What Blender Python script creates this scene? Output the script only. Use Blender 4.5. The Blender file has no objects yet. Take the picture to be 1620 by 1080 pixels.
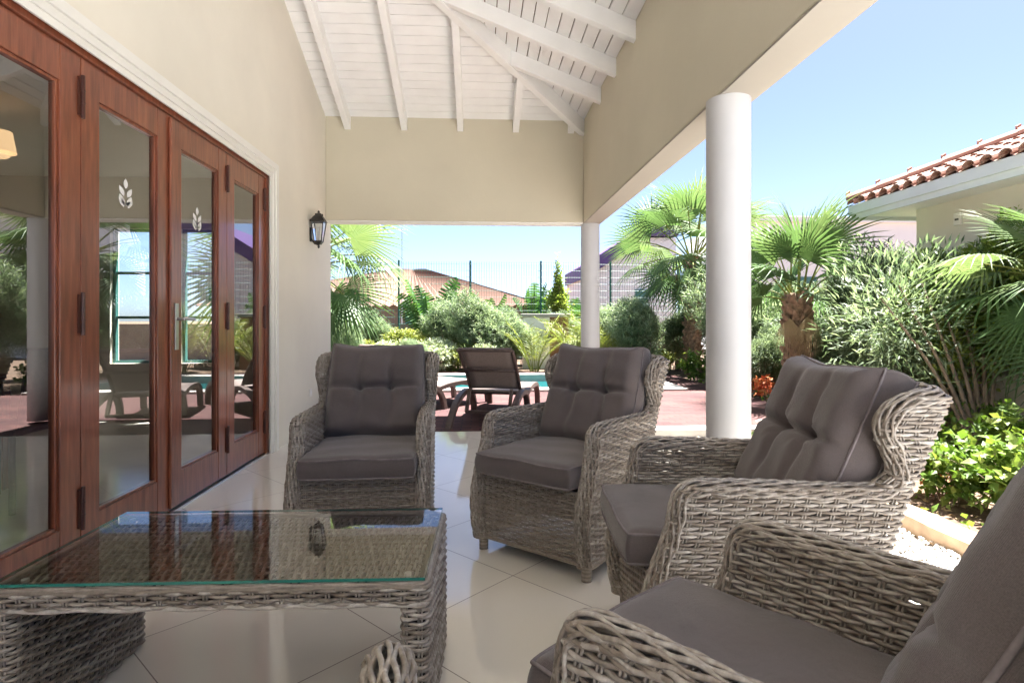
import bpy, math, random
import numpy as np
from mathutils import Vector, Matrix
random.seed(7)
RNG = np.random.default_rng(11)
S = bpy.context.scene
PI = math.pi
# ------------------------------------------------------------------ camera
cam_d = bpy.data.cameras.new('camera'); cam = bpy.data.objects.new('camera', cam_d)
S.collection.objects.link(cam); S.camera = cam
cam.location = (0, 0, 1.10)
cam.rotation_euler = (math.radians(90), 0, math.radians(-3.2))
cam_d.sensor_width = 36; cam_d.lens = 36*905/1620
cam_d.shift_y = -33/1620; cam_d.clip_start = 0.02; cam_d.clip_end = 3000
# ------------------------------------------------------------------ world, sun, exposure
SUN_EL, SUN_AZ = math.radians(70), math.radians(52)      # azimuth clockwise from +Y
W = bpy.data.worlds.new('World'); S.world = W; W.use_nodes = True
wn = W.node_tree.nodes; wn.clear()
sky = wn.new('ShaderNodeTexSky'); sky.sky_type = 'NISHITA'; sky.sun_disc = False
sky.sun_elevation = SUN_EL; sky.sun_rotation = SUN_AZ
sky.air_density = 0.40; sky.dust_density = 0.95; sky.ozone_density = 1.0
bgn = wn.new('ShaderNodeBackground'); bgn.inputs['Strength'].default_value = 0.05
wo = wn.new('ShaderNodeOutputWorld')
W.node_tree.links.new(sky.outputs[0], bgn.inputs[0]); W.node_tree.links.new(bgn.outputs[0], wo.inputs[0])
sl = bpy.data.lights.new('sun', 'SUN'); sl.energy = 5.0; sl.angle = math.radians(0.5); sl.color = (1, .97, .92)
so = bpy.data.objects.new('sun', sl); S.collection.objects.link(so)
sdir = Vector((math.sin(SUN_AZ)*math.cos(SUN_EL), math.cos(SUN_AZ)*math.cos(SUN_EL), math.sin(SUN_EL)))
so.rotation_euler = sdir.to_track_quat('Z', 'Y').to_euler(); so.location = (10, 10, 30)
S.view_settings.view_transform = 'Standard'; S.view_settings.look = 'None'
S.view_settings.exposure = 3.02; S.view_settings.gamma = 1.0
S.cycles.use_denoising = True
S.cycles.max_bounces = 10; S.cycles.diffuse_bounces = 6; S.cycles.glossy_bounces = 5; S.cycles.transmission_bounces = 8
S.cycles.transparent_max_bounces = 12; S.cycles.sample_clamp_indirect = 8
S.cycles.caustics_reflective = False; S.cycles.caustics_refractive = False

# ------------------------------------------------------------------ materials
def nt(name):
    m = bpy.data.materials.new(name); m.use_nodes = True
    n = m.node_tree.nodes; b = n['Principled BSDF']
    return m, n, m.node_tree.links, b
def ramp(n, l, src, stops):
    r = n.new('ShaderNodeValToRGB'); e = r.color_ramp.elements
    while len(e) < len(stops): e.new(0.5)
    for i, (p, c) in enumerate(stops): e[i].position = p; e[i].color = (*c, 1)
    l.new(src, r.inputs[0]); return r.outputs[0]
def noise(n, l, vec, scale, detail=4, rough=.55):
    t = n.new('ShaderNodeTexNoise'); t.inputs['Scale'].default_value = scale
    t.inputs['Detail'].default_value = detail; t.inputs['Roughness'].default_value = rough
    if vec is not None: l.new(vec, t.inputs['Vector'])
    return t.outputs[0]
def coords(n, l, kind='Object', scale=(1, 1, 1)):
    c = n.new('ShaderNodeTexCoord'); mp = n.new('ShaderNodeMapping'); mp.inputs['Scale'].default_value = scale
    l.new(c.outputs[kind], mp.inputs[0]); return mp.outputs[0]
def bump(n, l, b, h, strength=.3, dist=.005):
    bp = n.new('ShaderNodeBump'); bp.inputs['Strength'].default_value = strength; bp.inputs['Distance'].default_value = dist
    l.new(h, bp.inputs['Height']); l.new(bp.outputs[0], b.inputs['Normal'])
def mat(name, col, rough=.6, var=.12, scale=6, metal=0, bmp=0, bscale=60, ior=1.5, spec=None):
    m, n, l, b = nt(name)
    v = coords(n, l)
    f = noise(n, l, v, scale)
    c0 = tuple(max(0, x*(1-var)) for x in col); c1 = tuple(min(1, x*(1+var)) for x in col)
    l.new(ramp(n, l, f, [(.3, c0), (.7, c1)]), b.inputs['Base Color'])
    b.inputs['Roughness'].default_value = rough; b.inputs['Metallic'].default_value = metal; b.inputs['IOR'].default_value = ior
    if spec is not None: b.inputs['Specular IOR Level'].default_value = spec
    if bmp: bump(n, l, b, noise(n, l, v, bscale), bmp, .003)
    return m
def attr_ramp(n, l, stops, name='v'):
    a = n.new('ShaderNodeAttribute'); a.attribute_name = name
    return a, ramp(n, l, a.outputs['Fac'], stops)
def leafmat(name, stops, rough=.4, trans=.35, tcol=None):
    m, n, l, b = nt(name)
    a, c = attr_ramp(n, l, stops)
    l.new(c, b.inputs['Base Color']); b.inputs['Roughness'].default_value = rough+.12; b.inputs['Specular IOR Level'].default_value = .3
    t = n.new('ShaderNodeBsdfTranslucent')
    mul = n.new('ShaderNodeMixRGB'); mul.blend_type = 'MULTIPLY'; mul.inputs[0].default_value = 1
    l.new(c, mul.inputs[1]); mul.inputs[2].default_value = (*(tcol or (1.6, 1.7, .7)), 1)
    l.new(mul.outputs[0], t.inputs[0])
    mx = n.new('ShaderNodeMixShader'); mx.inputs[0].default_value = trans
    l.new(b.outputs[0], mx.inputs[1]); l.new(t.outputs[0], mx.inputs[2]); l.new(mx.outputs[0], n['Material Output'].inputs[0])
    return m
M = {}
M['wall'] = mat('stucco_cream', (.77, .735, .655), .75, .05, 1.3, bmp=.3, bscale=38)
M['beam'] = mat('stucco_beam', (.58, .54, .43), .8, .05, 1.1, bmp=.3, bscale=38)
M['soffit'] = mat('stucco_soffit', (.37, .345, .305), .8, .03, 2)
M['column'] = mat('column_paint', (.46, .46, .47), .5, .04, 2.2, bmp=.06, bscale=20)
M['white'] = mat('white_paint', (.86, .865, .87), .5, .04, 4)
M['trim'] = mat('white_trim', (.80, .79, .76), .45, .03, 4)
M['interior'] = mat('interior_wall', (.72, .68, .60), .8, .05, 1)
M['dark'] = mat('black_iron', (.025, .022, .02), .45, .3, 30)
M['steel'] = mat('brushed_steel', (.62, .62, .62), .28, .05, 20, metal=1)
M['kerb'] = mat('kerb_stone', (.42, .30, .20), .85, .25, 7, bmp=.4, bscale=40)
M['bounce'] = mat('bounce_white', (.80, .81, .82), .8, .05, 2)  # near-white for the added out-of-view paving that reflects sun
M['coping'] = mat('coping_stone', (.40, .38, .35), .7, .08, 5, bmp=.15)
M['fence'] = mat('green_fence', (.02, .13, .10), .5, .2, 8)
M['stone'] = mat('loose_stone', (.50, .44, .36), .8, .25, 9, bmp=.3)
M['bark'] = mat('grey_bark', (.20, .15, .11), .9, .4, 14, bmp=.7, bscale=50)
M['trunk'] = mat('palm_boot', (.28, .19, .13), .9, .45, 18, bmp=.8, bscale=60)
M['purple'] = mat('purple_cladding', (.10, .055, .20), .6, .08, 2)
M['plaster_white'] = mat('white_render', (.88, .89, .90), .8, .04, 1)
M['fascia'] = mat('pale_fascia', (.60, .66, .66), .55, .05, 3)
M['tealframe'] = mat('teal_frame', (.06, .18, .17), .5, .2, 5)
M['sunwall'] = mat('garden_wall', (.22, .18, .14), .8, .1, 3)
M['redbrick'] = mat('red_pillar', (.22, .11, .07), .85, .25, 12)
M['lampshade'] = mat('cream_shade', (.75, .55, .36), .8, .05, 8)
_b = M['lampshade'].node_tree.nodes['Principled BSDF']; _b.inputs['Emission Color'].default_value = (1, .62, .32, 1); _b.inputs['Emission Strength'].default_value = .16
def m_floor():
    m, n, l, b = nt('polished_tile')
    c = n.new('ShaderNodeTexCoord'); sx = n.new('ShaderNodeSeparateXYZ'); l.new(c.outputs['Object'], sx.inputs[0])
    def mth(op, a, bb=None):
        t = n.new('ShaderNodeMath'); t.operation = op
        for i, q in enumerate((a, bb)):
            if q is None: continue
            if isinstance(q, (int, float)): t.inputs[i].default_value = q
            else: l.new(q, t.inputs[i])
        return t.outputs[0]
    T = .8955
    u = mth('DIVIDE', mth('SUBTRACT', mth('ADD', sx.outputs[0], sx.outputs[1]), 1.713), T)
    v = mth('DIVIDE', mth('SUBTRACT', mth('SUBTRACT', sx.outputs[1], sx.outputs[0]), 2.325), T)
    def edge(q):
        f = mth('FRACT', q); return mth('MINIMUM', f, mth('SUBTRACT', 1.0, f))
    e = mth('MINIMUM', edge(u), edge(v))
    g = mth('LESS_THAN', e, .0028)
    cb = n.new('ShaderNodeCombineXYZ'); l.new(mth('FLOOR', u), cb.inputs[0]); l.new(mth('FLOOR', v), cb.inputs[1])
    wnz = n.new('ShaderNodeTexWhiteNoise'); l.new(cb.outputs[0], wnz.inputs[0])
    f1 = noise(n, l, c.outputs['Object'], 1.7, 6)
    mixf = mth('ADD', mth('MULTIPLY', wnz.outputs[0], .45), mth('MULTIPLY', f1, .55))
    col = ramp(n, l, mixf, [(.2, (.80, .755, .68)), (.8, (.88, .84, .77))])
    mx = n.new('ShaderNodeMixRGB'); l.new(g, mx.inputs[0]); l.new(col, mx.inputs[1]); mx.inputs[2].default_value = (.16, .12, .10, 1)
    l.new(mx.outputs[0], b.inputs['Base Color'])
    rr = mth('ADD', mth('MULTIPLY', g, .5), mth('ADD', .035, mth('MULTIPLY', noise(n, l, c.outputs['Object'], 9, 4), .05)))
    l.new(rr, b.inputs['Roughness']); b.inputs['IOR'].default_value = 2.0
    hh = mth('SUBTRACT', 1.0, g); bump(n, l, b, hh, .2, .001)
    return m
M['floor'] = m_floor()
def m_brick():
    m, n, l, b = nt('paver_brick')
    v = coords(n, l, 'Object'); t = n.new('ShaderNodeTexBrick'); l.new(v, t.inputs['Vector'])
    t.inputs['Scale'].default_value = 1; t.inputs['Brick Width'].default_value = .20; t.inputs['Row Height'].default_value = .10
    t.inputs['Mortar Size'].default_value = .006; t.inputs['Color1'].default_value = (.105, .050, .045, 1); t.inputs['Color2'].default_value = (.070, .029, .030, 1)
    t.inputs['Mortar'].default_value = (.034, .026, .024, 1); t.inputs['Bias'].default_value = 0
    f = noise(n, l, v, 1.6, 5); r = ramp(n, l, f, [(.3, (.75, .75, .8)), (.75, (1.35, 1.25, 1.2))])
    mx = n.new('ShaderNodeMixRGB'); mx.blend_type = 'MULTIPLY'; mx.inputs[0].default_value = 1
    l.new(t.outputs[0], mx.inputs[1]); l.new(r, mx.inputs[2]); l.new(mx.outputs[0], b.inputs['Base Color'])
    b.inputs['Roughness'].default_value = .8; b.inputs['Specular IOR Level'].default_value = .25
    bump(n, l, b, t.outputs['Fac'], -.4, .004); return m
M['brick'] = m_brick()
def m_soil():
    m, n, l, b = nt('garden_soil')
    v = coords(n, l); f = noise(n, l, v, 14, 8, .7); f2 = noise(n, l, v, 1.1, 3)
    c = ramp(n, l, f, [(.3, (.07, .042, .026)), (.55, (.14, .092, .06)), (.75, (.30, .22, .15))])
    r = ramp(n, l, f2, [(.35, (.8, .8, .8)), (.7, (1.2, 1.15, 1.1))])
    mx = n.new('ShaderNodeMixRGB'); mx.blend_type = 'MULTIPLY'; mx.inputs[0].default_value = 1
    l.new(c, mx.inputs[1]); l.new(r, mx.inputs[2]); l.new(mx.outputs[0], b.inputs['Base Color'])
    b.inputs['Roughness'].default_value = .95; bump(n, l, b, f, .9, .02); return m
M['soil'] = m_soil()
def m_wood():
    m, n, l, b = nt('mahogany')
    v = coords(n, l, 'Object', (14, 14, 1.3)); f = noise(n, l, v, 3, 8, .6)
    c = ramp(n, l, f, [(.25, (.115, .032, .016)), (.5, (.215, .062, .031)), (.78, (.33, .108, .054))])
    l.new(c, b.inputs['Base Color']); b.inputs['Roughness'].default_value = .28; b.inputs['IOR'].default_value = 1.5
    b.inputs['Coat Weight'].default_value = .5; b.inputs['Coat Roughness'].default_value = .12
    bump(n, l, b, f, .06, .001); return m
M['wood'] = m_wood()
M['hinge'] = mat('bronze_hinge', (.07, .022, .015), .35, .2, 20)
def m_glass(name, tint=(1, 1, 1), ior=1.5, refl=1.0):
    m, n, l, b = nt(name); n.remove(b)
    g = n.new('ShaderNodeBsdfGlossy'); g.inputs['Roughness'].default_value = .0; g.inputs['Color'].default_value = (refl, refl, refl, 1)
    t = n.new('ShaderNodeBsdfTransparent'); t.inputs[0].default_value = (*tint, 1)
    fr = n.new('ShaderNodeFresnel'); fr.inputs[0].default_value = ior
    mx = n.new('ShaderNodeMixShader'); l.new(fr.outputs[0], mx.inputs[0]); l.new(t.outputs[0], mx.inputs[1]); l.new(g.outputs[0], mx.inputs[2])
    l.new(mx.outputs[0], n['Material Output'].inputs[0]); return m
M['glass'] = m_glass('door_glass', (.84, .89, .88), 3.1)
M['lanternglass'] = m_glass('lantern_glass', (.9, .92, .95), 1.5)
M['tableglass'] = m_glass('table_glass', (.95, .975, .97), 2.1)
M['glassedge'] = mat('glass_edge', (.03, .20, .16), .1, .1, 10)
M['decal'] = mat('frosted_decal', (.8, .8, .8), .7, .02, 8)
def m_water():
    m, n, l, b = nt('pool_water')
    b.inputs['Base Color'].default_value = (.008, .085, .09, 1); b.inputs['Roughness'].default_value = .04; b.inputs['IOR'].default_value = 1.33
    f = noise(n, l, coords(n, l), 5, 3); bump(n, l, b, f, .35, .02); return m
M['water'] = m_water()
def m_pooltile():
    m, n, l, b = nt('pool_tile')
    t = n.new('ShaderNodeTexChecker'); l.new(coords(n, l), t.inputs[0]); t.inputs['Scale'].default_value = 12
    t.inputs[1].default_value = (.05, .16, .30, 1); t.inputs[2].default_value = (.35, .5, .6, 1); l.new(t.outputs[0], b.inputs['Base Color'])
    b.inputs['Roughness'].default_value = .2; return m
M['pooltile'] = m_pooltile()
def m_wicker(name, stops, rough=.42):
    m, n, l, b = nt(name)
    a, c = attr_ramp(n, l, stops)
    f = noise(n, l, coords(n, l), 55, 4, .7)
    r = ramp(n, l, f, [(.3, (.72, .70, .68)), (.7, (1.2, 1.2, 1.2))])
    mx = n.new('ShaderNodeMixRGB'); mx.blend_type = 'MULTIPLY'; mx.inputs[0].default_value = 1
    l.new(c, mx.inputs[1]); l.new(r, mx.inputs[2]); l.new(mx.outputs[0], b.inputs['Base Color'])
    b.inputs['Roughness'].default_value = rough; bump(n, l, b, noise(n, l, coords(n, l), 260, 2), .25, .001); return m
M['wicker'] = m_wicker('grey_wicker', [(0, (.13, .10, .075)), (.35, (.235, .197, .162)), (.7, (.36, .322, .282)), (1, (.52, .485, .445))])
M['core'] = mat('wicker_core', (.035, .028, .022), .9, .3, 30)
def m_fabric(name, col):
    m, n, l, b = nt(name); v = coords(n, l)
    wv = n.new('ShaderNodeTexWave'); wv.wave_type = 'BANDS'; wv.bands_direction = 'X'; wv.inputs['Scale'].default_value = 210; wv.inputs['Distortion'].default_value = 1.5; l.new(v, wv.inputs[0])
    wv2 = n.new('ShaderNodeTexWave'); wv2.bands_direction = 'Z'; wv2.inputs['Scale'].default_value = 210; wv2.inputs['Distortion'].default_value = 1.5; l.new(v, wv2.inputs[0])
    wv3 = n.new('ShaderNodeTexWave'); wv3.bands_direction = 'Y'; wv3.inputs['Scale'].default_value = 210; wv3.inputs['Distortion'].default_value = 1.5; l.new(v, wv3.inputs[0])
    ad = n.new('ShaderNodeMath'); ad.operation = 'ADD'; l.new(wv.outputs[1], ad.inputs[0]); l.new(wv2.outputs[1], ad.inputs[1])
    ad2 = n.new('ShaderNodeMath'); ad2.operation = 'ADD'; l.new(ad.outputs[0], ad2.inputs[0]); l.new(wv3.outputs[1], ad2.inputs[1])
    nz = noise(n, l, v, 420, 3, .8)
    fz = noise(n, l, v, 5, 3)
    c1 = ramp(n, l, nz, [(.3, tuple(x*.72 for x in col)), (.7, tuple(x*1.28 for x in col))])
    c2 = ramp(n, l, fz, [(.3, (.9, .9, .9)), (.7, (1.1, 1.1, 1.1))])
    mx = n.new('ShaderNodeMixRGB'); mx.blend_type = 'MULTIPLY'; mx.inputs[0].default_value = 1; l.new(c1, mx.inputs[1]); l.new(c2, mx.inputs[2])
    l.new(mx.outputs[0], b.inputs['Base Color']); b.inputs['Roughness'].default_value = .85
    b.inputs['Sheen Weight'].default_value = .3; b.inputs['Sheen Roughness'].default_value = .5
    bp0 = n.new('ShaderNodeBump'); bp0.inputs['Strength'].default_value = .35; bp0.inputs['Distance'].default_value = .012
    l.new(noise(n, l, coords(n, l, 'Object', (1, 1, 1)), 9, 3, .5), bp0.inputs['Height'])
    bp = n.new('ShaderNodeBump'); bp.inputs['Strength'].default_value = .35; bp.inputs['Distance'].default_value = .001
    l.new(ad2.outputs[0], bp.inputs['Height']); l.new(bp0.outputs[0], bp.inputs['Normal']); l.new(bp.outputs[0], b.inputs['Normal']); return m
M['fabric'] = m_fabric('taupe_fabric', (.100, .080, .078))
M['piping'] = mat('taupe_piping', (.17, .145, .148), .8, .2, 60)
M['rattan'] = mat('brown_resin', (.085, .058, .05), .5, .25, 40, bmp=.5, bscale=120)
M['sling'] = mat('brown_sling', (.25, .20, .18), .6, .15, 60, bmp=.3, bscale=200)
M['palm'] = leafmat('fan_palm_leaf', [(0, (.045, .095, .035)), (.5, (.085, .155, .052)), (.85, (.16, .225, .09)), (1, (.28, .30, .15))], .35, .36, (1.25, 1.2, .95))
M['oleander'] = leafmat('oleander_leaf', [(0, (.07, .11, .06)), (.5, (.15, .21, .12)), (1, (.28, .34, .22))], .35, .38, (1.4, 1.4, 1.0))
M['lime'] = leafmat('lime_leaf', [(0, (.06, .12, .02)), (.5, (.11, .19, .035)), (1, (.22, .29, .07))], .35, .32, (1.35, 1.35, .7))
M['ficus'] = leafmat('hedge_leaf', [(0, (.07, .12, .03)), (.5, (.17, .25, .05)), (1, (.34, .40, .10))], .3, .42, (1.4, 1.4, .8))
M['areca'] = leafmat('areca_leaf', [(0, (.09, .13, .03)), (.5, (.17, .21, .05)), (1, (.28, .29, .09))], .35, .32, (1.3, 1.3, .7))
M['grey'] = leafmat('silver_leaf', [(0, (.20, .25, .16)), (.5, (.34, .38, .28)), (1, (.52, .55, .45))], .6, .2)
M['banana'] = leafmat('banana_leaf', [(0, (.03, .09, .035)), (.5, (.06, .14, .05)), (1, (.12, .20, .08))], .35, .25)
M['flower'] = leafmat('orange_flower', [(0, (.45, .07, .03)), (.5, (.60, .15, .05)), (1, (.65, .30, .12))], .5, .3, (1.2, 1, .9))
M['dryleaf'] = leafmat('dry_frond', [(0, (.22, .15, .08)), (1, (.42, .34, .20))], .7, .2, (1, 1, 1))
def m_rooftile(name, a, b2, sc=3):
    m, n, l, b = nt(name)
    f = noise(n, l, coords(n, l), sc, 6, .7)
    l.new(ramp(n, l, f, [(.3, a), (.7, b2)]), b.inputs['Base Color']); b.inputs['Roughness'].default_value = .85; return m
M['rooftile'] = m_rooftile('clay_tile', (.27, .14, .105), (.42, .28, .22), 6)
M['farroof'] = m_rooftile('far_clay_roof', (.14, .075, .052), (.19, .11, .08), 5)

# ------------------------------------------------------------------ mesh helpers
class MB:
    def __init__(s): s.V = []; s.F = []; s.A = []; s.n = 0
    def add(s, v, f, a=0.5):
        v = np.asarray(v, float).reshape(-1, 3); f = np.asarray(f, int)
        s.V.append(v); s.F.append(f + s.n); s.n += len(v)
        s.A.append(np.broadcast_to(np.asarray(a, float), (len(v),)).copy())
    def box(s, x0, x1, y0, y1, z0, z1, a=.5):
        v = [(x, y, z) for x in (x0, x1) for y in (y0, y1) for z in (z0, z1)]
        s.add(v, [(0, 1, 3, 2), (4, 6, 7, 5), (0, 4, 5, 1), (2, 3, 7, 6), (0, 2, 6, 4), (1, 5, 7, 3)], a)
    def obox(s, p, ax, ay, az, a=.5):      # centre + half axes
        p, ax, ay, az = map(np.array, (p, ax, ay, az))
        v = [p+i*ax+j*ay+k*az for i in (-1, 1) for j in (-1, 1) for k in (-1, 1)]
        s.add(v, [(0, 1, 3, 2), (4, 6, 7, 5), (0, 4, 5, 1), (2, 3, 7, 6), (0, 2, 6, 4), (1, 5, 7, 3)], a)
    def tube(s, P, r, n=6, closed=False, caps=True, a=.5, up=None):
        P = np.asarray(P, float); N = len(P)
        r = np.broadcast_to(np.asarray(r, float), (N,))
        if closed: T = np.roll(P, -1, 0) - np.roll(P, 1, 0)
        else: T = np.gradient(P, axis=0)
        T /= np.linalg.norm(T, axis=1, keepdims=True)+1e-12
        if up is None:
            m = np.abs(T).mean(0); up = np.eye(3)[int(np.argmin(m))]
        B = np.cross(T, up); B /= np.linalg.norm(B, axis=1, keepdims=True)+1e-12
        Nn = np.cross(B, T)
        an = np.arange(n)*2*PI/n
        V = P[:, None]+r[:, None, None]*(np.cos(an)[None, :, None]*B[:, None]+np.sin(an)[None, :, None]*Nn[:, None])
        i = np.arange(N if closed else N-1)[:, None]; j = np.arange(n)[None]
        i2 = (i+1) % N; j2 = (j+1) % n
        F = np.stack([i*n+j, i*n+j2, i2*n+j2, i2*n+j], -1).reshape(-1, 4)
        s.add(V.reshape(-1, 3), F, a)
        if caps and not closed:
            for e in (0, N-1):
                c = P[e]; base = V[e]
                k = np.arange(n)
                f = np.stack([np.full(n, n), k, (k+1) % n], -1)
                s.add(np.vstack([base, c]), f, a)
    def lathe(s, prof, n=24, c=(0, 0, 0), a=.5):
        P = np.asarray(prof, float); an = np.arange(n)*2*PI/n
        V = np.stack([P[:, 0][:, None]*np.cos(an)+c[0], P[:, 0][:, None]*np.sin(an)+c[1], np.repeat(P[:, 1][:, None], n, 1)+c[2]], -1)
        i = np.arange(len(P)-1)[:, None]; j = np.arange(n)[None]; j2 = (j+1) % n
        s.add(V.reshape(-1, 3), np.stack([i*n+j, i*n+j2, (i+1)*n+j2, (i+1)*n+j], -1).reshape(-1, 4), a)
    def grid(s, V, a=.5, closeu=False):     # V (m,n,3)
        m, n = V.shape[:2]
        i = np.arange(m-1)[:, None]; j = np.arange(n if closeu else n-1)[None]; j2 = (j+1) % n
        s.add(V.reshape(-1, 3), np.stack([i*n+j, i*n+j2, (i+1)*n+j2, (i+1)*n+j], -1).reshape(-1, 4), a)
    def prism(s, poly, axis, t0, t1, a=.5):
        # poly: list of 2d pts in the plane perpendicular to axis
        n = len(poly); V = []
        for t in (t0, t1):
            for p in poly:
                q = list(p); q.insert(axis, t); V.append(q)
        s.F.append(np.array([[i, (i+1) % n, n+(i+1) % n, n+i] for i in range(n)])+s.n)
        s.P = getattr(s, 'P', []) + [[s.n+i for i in range(n)][::-1], [s.n+n+i for i in range(n)]]
        s.V.append(np.array(V, float)); s.n += 2*n; s.A.append(np.full(2*n, a))
    def build(s, name, m, parent=None, smooth=False, loc=None, bevel=0):
        V = np.vstack(s.V); faces = []
        for f in s.F: faces += f.tolist()
        faces += getattr(s, 'P', [])
        me = bpy.data.meshes.new(name); me.from_pydata(V.tolist(), [], faces)
        at = me.attributes.new('v', 'FLOAT', 'POINT'); at.data.foreach_set('value', np.concatenate(s.A).astype(np.float32))
        if smooth: me.polygons.foreach_set('use_smooth', [True]*len(me.polygons))
        ms = m if isinstance(m, (list, tuple)) else [m]
        for q in ms: me.materials.append(M[q] if isinstance(q, str) else q)
        o = bpy.data.objects.new(name, me); S.collection.objects.link(o)
        if parent is not None: o.parent = parent
        if loc is not None: o.location = loc
        if bevel:
            b = o.modifiers.new('bevel', 'BEVEL'); b.width = bevel; b.segments = 2; b.limit_method = 'ANGLE'
        me.update(); return o
def tag(o, label=None, cat=None, group=None, kind=None):
    if label: o['label'] = label
    if cat: o['category'] = cat
    if group: o['group'] = group
    if kind: o['kind'] = kind
    return o
def empty(name, loc=(0, 0, 0), rz=0):
    o = bpy.data.objects.new(name, None); S.collection.objects.link(o); o.empty_display_size = .1
    o.location = loc; o.rotation_euler = (0, 0, rz); return o
def copy_tree(o, parent=None):
    c = o.copy(); S.collection.objects.link(c)
    if parent is not None: c.parent = parent
    for ch in [q for q in list(bpy.data.objects) if q.parent == o and q is not c]: copy_tree(ch, c)
    return c
def smoothcurve(P, n):      # catmull-rom resample through points, even spacing
    P = np.asarray(P, float); Q = np.vstack([2*P[0]-P[1], P, 2*P[-1]-P[-2]]); out = []
    for i in range(1, len(Q)-2):
        t = np.linspace(0, 1, 24, endpoint=False)[:, None]
        p0, p1, p2, p3 = Q[i-1], Q[i], Q[i+1], Q[i+2]
        out.append(.5*((2*p1)+(-p0+p2)*t+(2*p0-5*p1+4*p2-p3)*t*t+(-p0+3*p1-3*p2+p3)*t**3))
    out = np.vstack(out+[P[-1:]]); return resample(out, n)
def resample(P, n):
    d = np.r_[0, np.cumsum(np.linalg.norm(np.diff(P, axis=0), axis=1))]
    t = np.linspace(0, d[-1], n); return np.stack([np.interp(t, d, P[:, k]) for k in range(P.shape[1])], -1)
def plen(P): return float(np.linalg.norm(np.diff(P, axis=0), axis=1).sum())

# ------------------------------------------------------------------ ground, paving, pool
PX0, PX1, PY0, PY1 = -2.2, 3.0, 9.4, 11.6          # water
def ringed(name, m, x0, x1, y0, y1, hx0, hx1, hy0, hy1, z, zb=None):
    b = MB()
    for (a0, a1, c0, c1) in ((x0, x1, y0, hy0), (x0, x1, hy1, y1), (x0, hx0, hy0, hy1), (hx1, x1, hy0, hy1)):
        if a1 <= a0 or c1 <= c0: continue
        if zb is None: b.add([(a0, c0, z), (a1, c0, z), (a1, c1, z), (a0, c1, z)], [(0, 1, 2, 3)])
        else: b.box(a0, a1, c0, c1, zb, z)
    return tag(b.build(name, m), kind='structure')
ringed('ground', 'soil', -400, 400, -300, 1500, PX0-.1, PX1+.1, PY0-.1, PY1+.1, -.09)
ringed('pool_deck', 'brick', -9, 4.0, 5.74, 12.6, PX0-.35, PX1+.35, PY0-.35, PY1+.35, -.03, -.14)
ringed('pool_coping', 'coping', PX0-.35, PX1+.35, PY0-.35, PY1+.35, PX0, PX1, PY0, PY1, .005, -.13)
b = MB(); b.box(PX0-.06, PX1+.06, PY1+.003, PY1+.05, -1.2, -.012); b.box(PX0-.06, PX1+.06, PY0-.05, PY0-.003, -1.2, -.012)
b.box(PX0-.05, PX0-.003, PY0, PY1, -1.2, -.012); b.box(PX1+.003, PX1+.05, PY0, PY1, -1.2, -.012)
tag(b.build('pool_wall', 'pooltile'), kind='structure')
b = MB(); b.add([(PX0-.02, PY0-.02, -.13), (PX1+.02, PY0-.02, -.13), (PX1+.02, PY1+.02, -.13), (PX0-.02, PY1+.02, -.13)], [(0, 1, 2, 3)])
tag(b.build('pool_water', 'water'), kind='structure')
b = MB(); b.box(-1.80, 1.42, -4.5, 5.70, -.16, 0)
tag(b.build('patio_floor', 'floor'), kind='structure')
b = MB(); b.box(-1.80, 4.0, 5.702, 5.738, -.14, -.012); b.box(1.44, 2.9, 5.50, 5.70, -.14, .035)
tag(b.build('patio_edging', 'coping', bevel=.006), kind='structure')
b = MB(); b.box(1.43, 12, -14, .6, -.14, -.03); b.box(-1.9, 1.42, -14, -4.52, -.14, -.02)  # unseen pale paving, added to bounce sunlight into the covered patio
tag(b.build('bounce_paving', 'bounce'), kind='structure')
# pebble strip between the patio and the garden kerb
b = MB(); b.add([(1.42, .62, -.062), (2.34, .62, -.062), (2.34, 5.5, -.062), (1.42, 5.5, -.062)], [(0, 1, 2, 3)])
tag(b.build('pebble_bed', mat('pebble_bed', (.34, .31, .27), .9, .3, 40, bmp=.6)), kind='structure')
def pebbles():
    b = MB(); ico = []
    ph = (1+5**.5)/2
    v = np.array([(-1, ph, 0), (1, ph, 0), (-1, -ph, 0), (1, -ph, 0), (0, -1, ph), (0, 1, ph), (0, -1, -ph), (0, 1, -ph), (ph, 0, -1), (ph, 0, 1), (-ph, 0, -1), (-ph, 0, 1)], float)
    v /= np.linalg.norm(v[0])
    f = np.array([(0, 11, 5), (0, 5, 1), (0, 1, 7), (0, 7, 10), (0, 10, 11), (1, 5, 9), (5, 11, 4), (11, 10, 2), (10, 7, 6), (7, 1, 8), (3, 9, 4), (3, 4, 2), (3, 2, 6), (3, 6, 8), (3, 8, 9), (4, 9, 5), (2, 4, 11), (6, 2, 10), (8, 6, 7), (9, 8, 1)])
    n = 9500
    P = np.stack([RNG.uniform(1.43, 2.33, n), 1.5+4.0*RNG.uniform(0, 1, n)**1.3, RNG.uniform(-.062, -.038, n)], -1)
    sc = RNG.uniform(.008, .017, (n, 1))*RNG.uniform(.6, 1.25, (n, 3)); sc[:, 2] *= .7
    an = RNG.uniform(0, 2*PI, n); c, s_ = np.cos(an), np.sin(an)
    V = v[None]*sc[:, None]*(1+RNG.uniform(-.15, .15, (n, 12, 1)))
    X = V[..., 0]*c[:, None]-V[..., 1]*s_[:, None]; Y = V[..., 0]*s_[:, None]+V[..., 1]*c[:, None]
    V = np.stack([X, Y, V[..., 2]], -1)+P[:, None]
    F = (f[None]+(np.arange(n)*12)[:, None, None]).reshape(-1, 3)
    b.add(V.reshape(-1, 3), F, np.repeat(RNG.uniform(0, 1, n), 12)); return b
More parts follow.
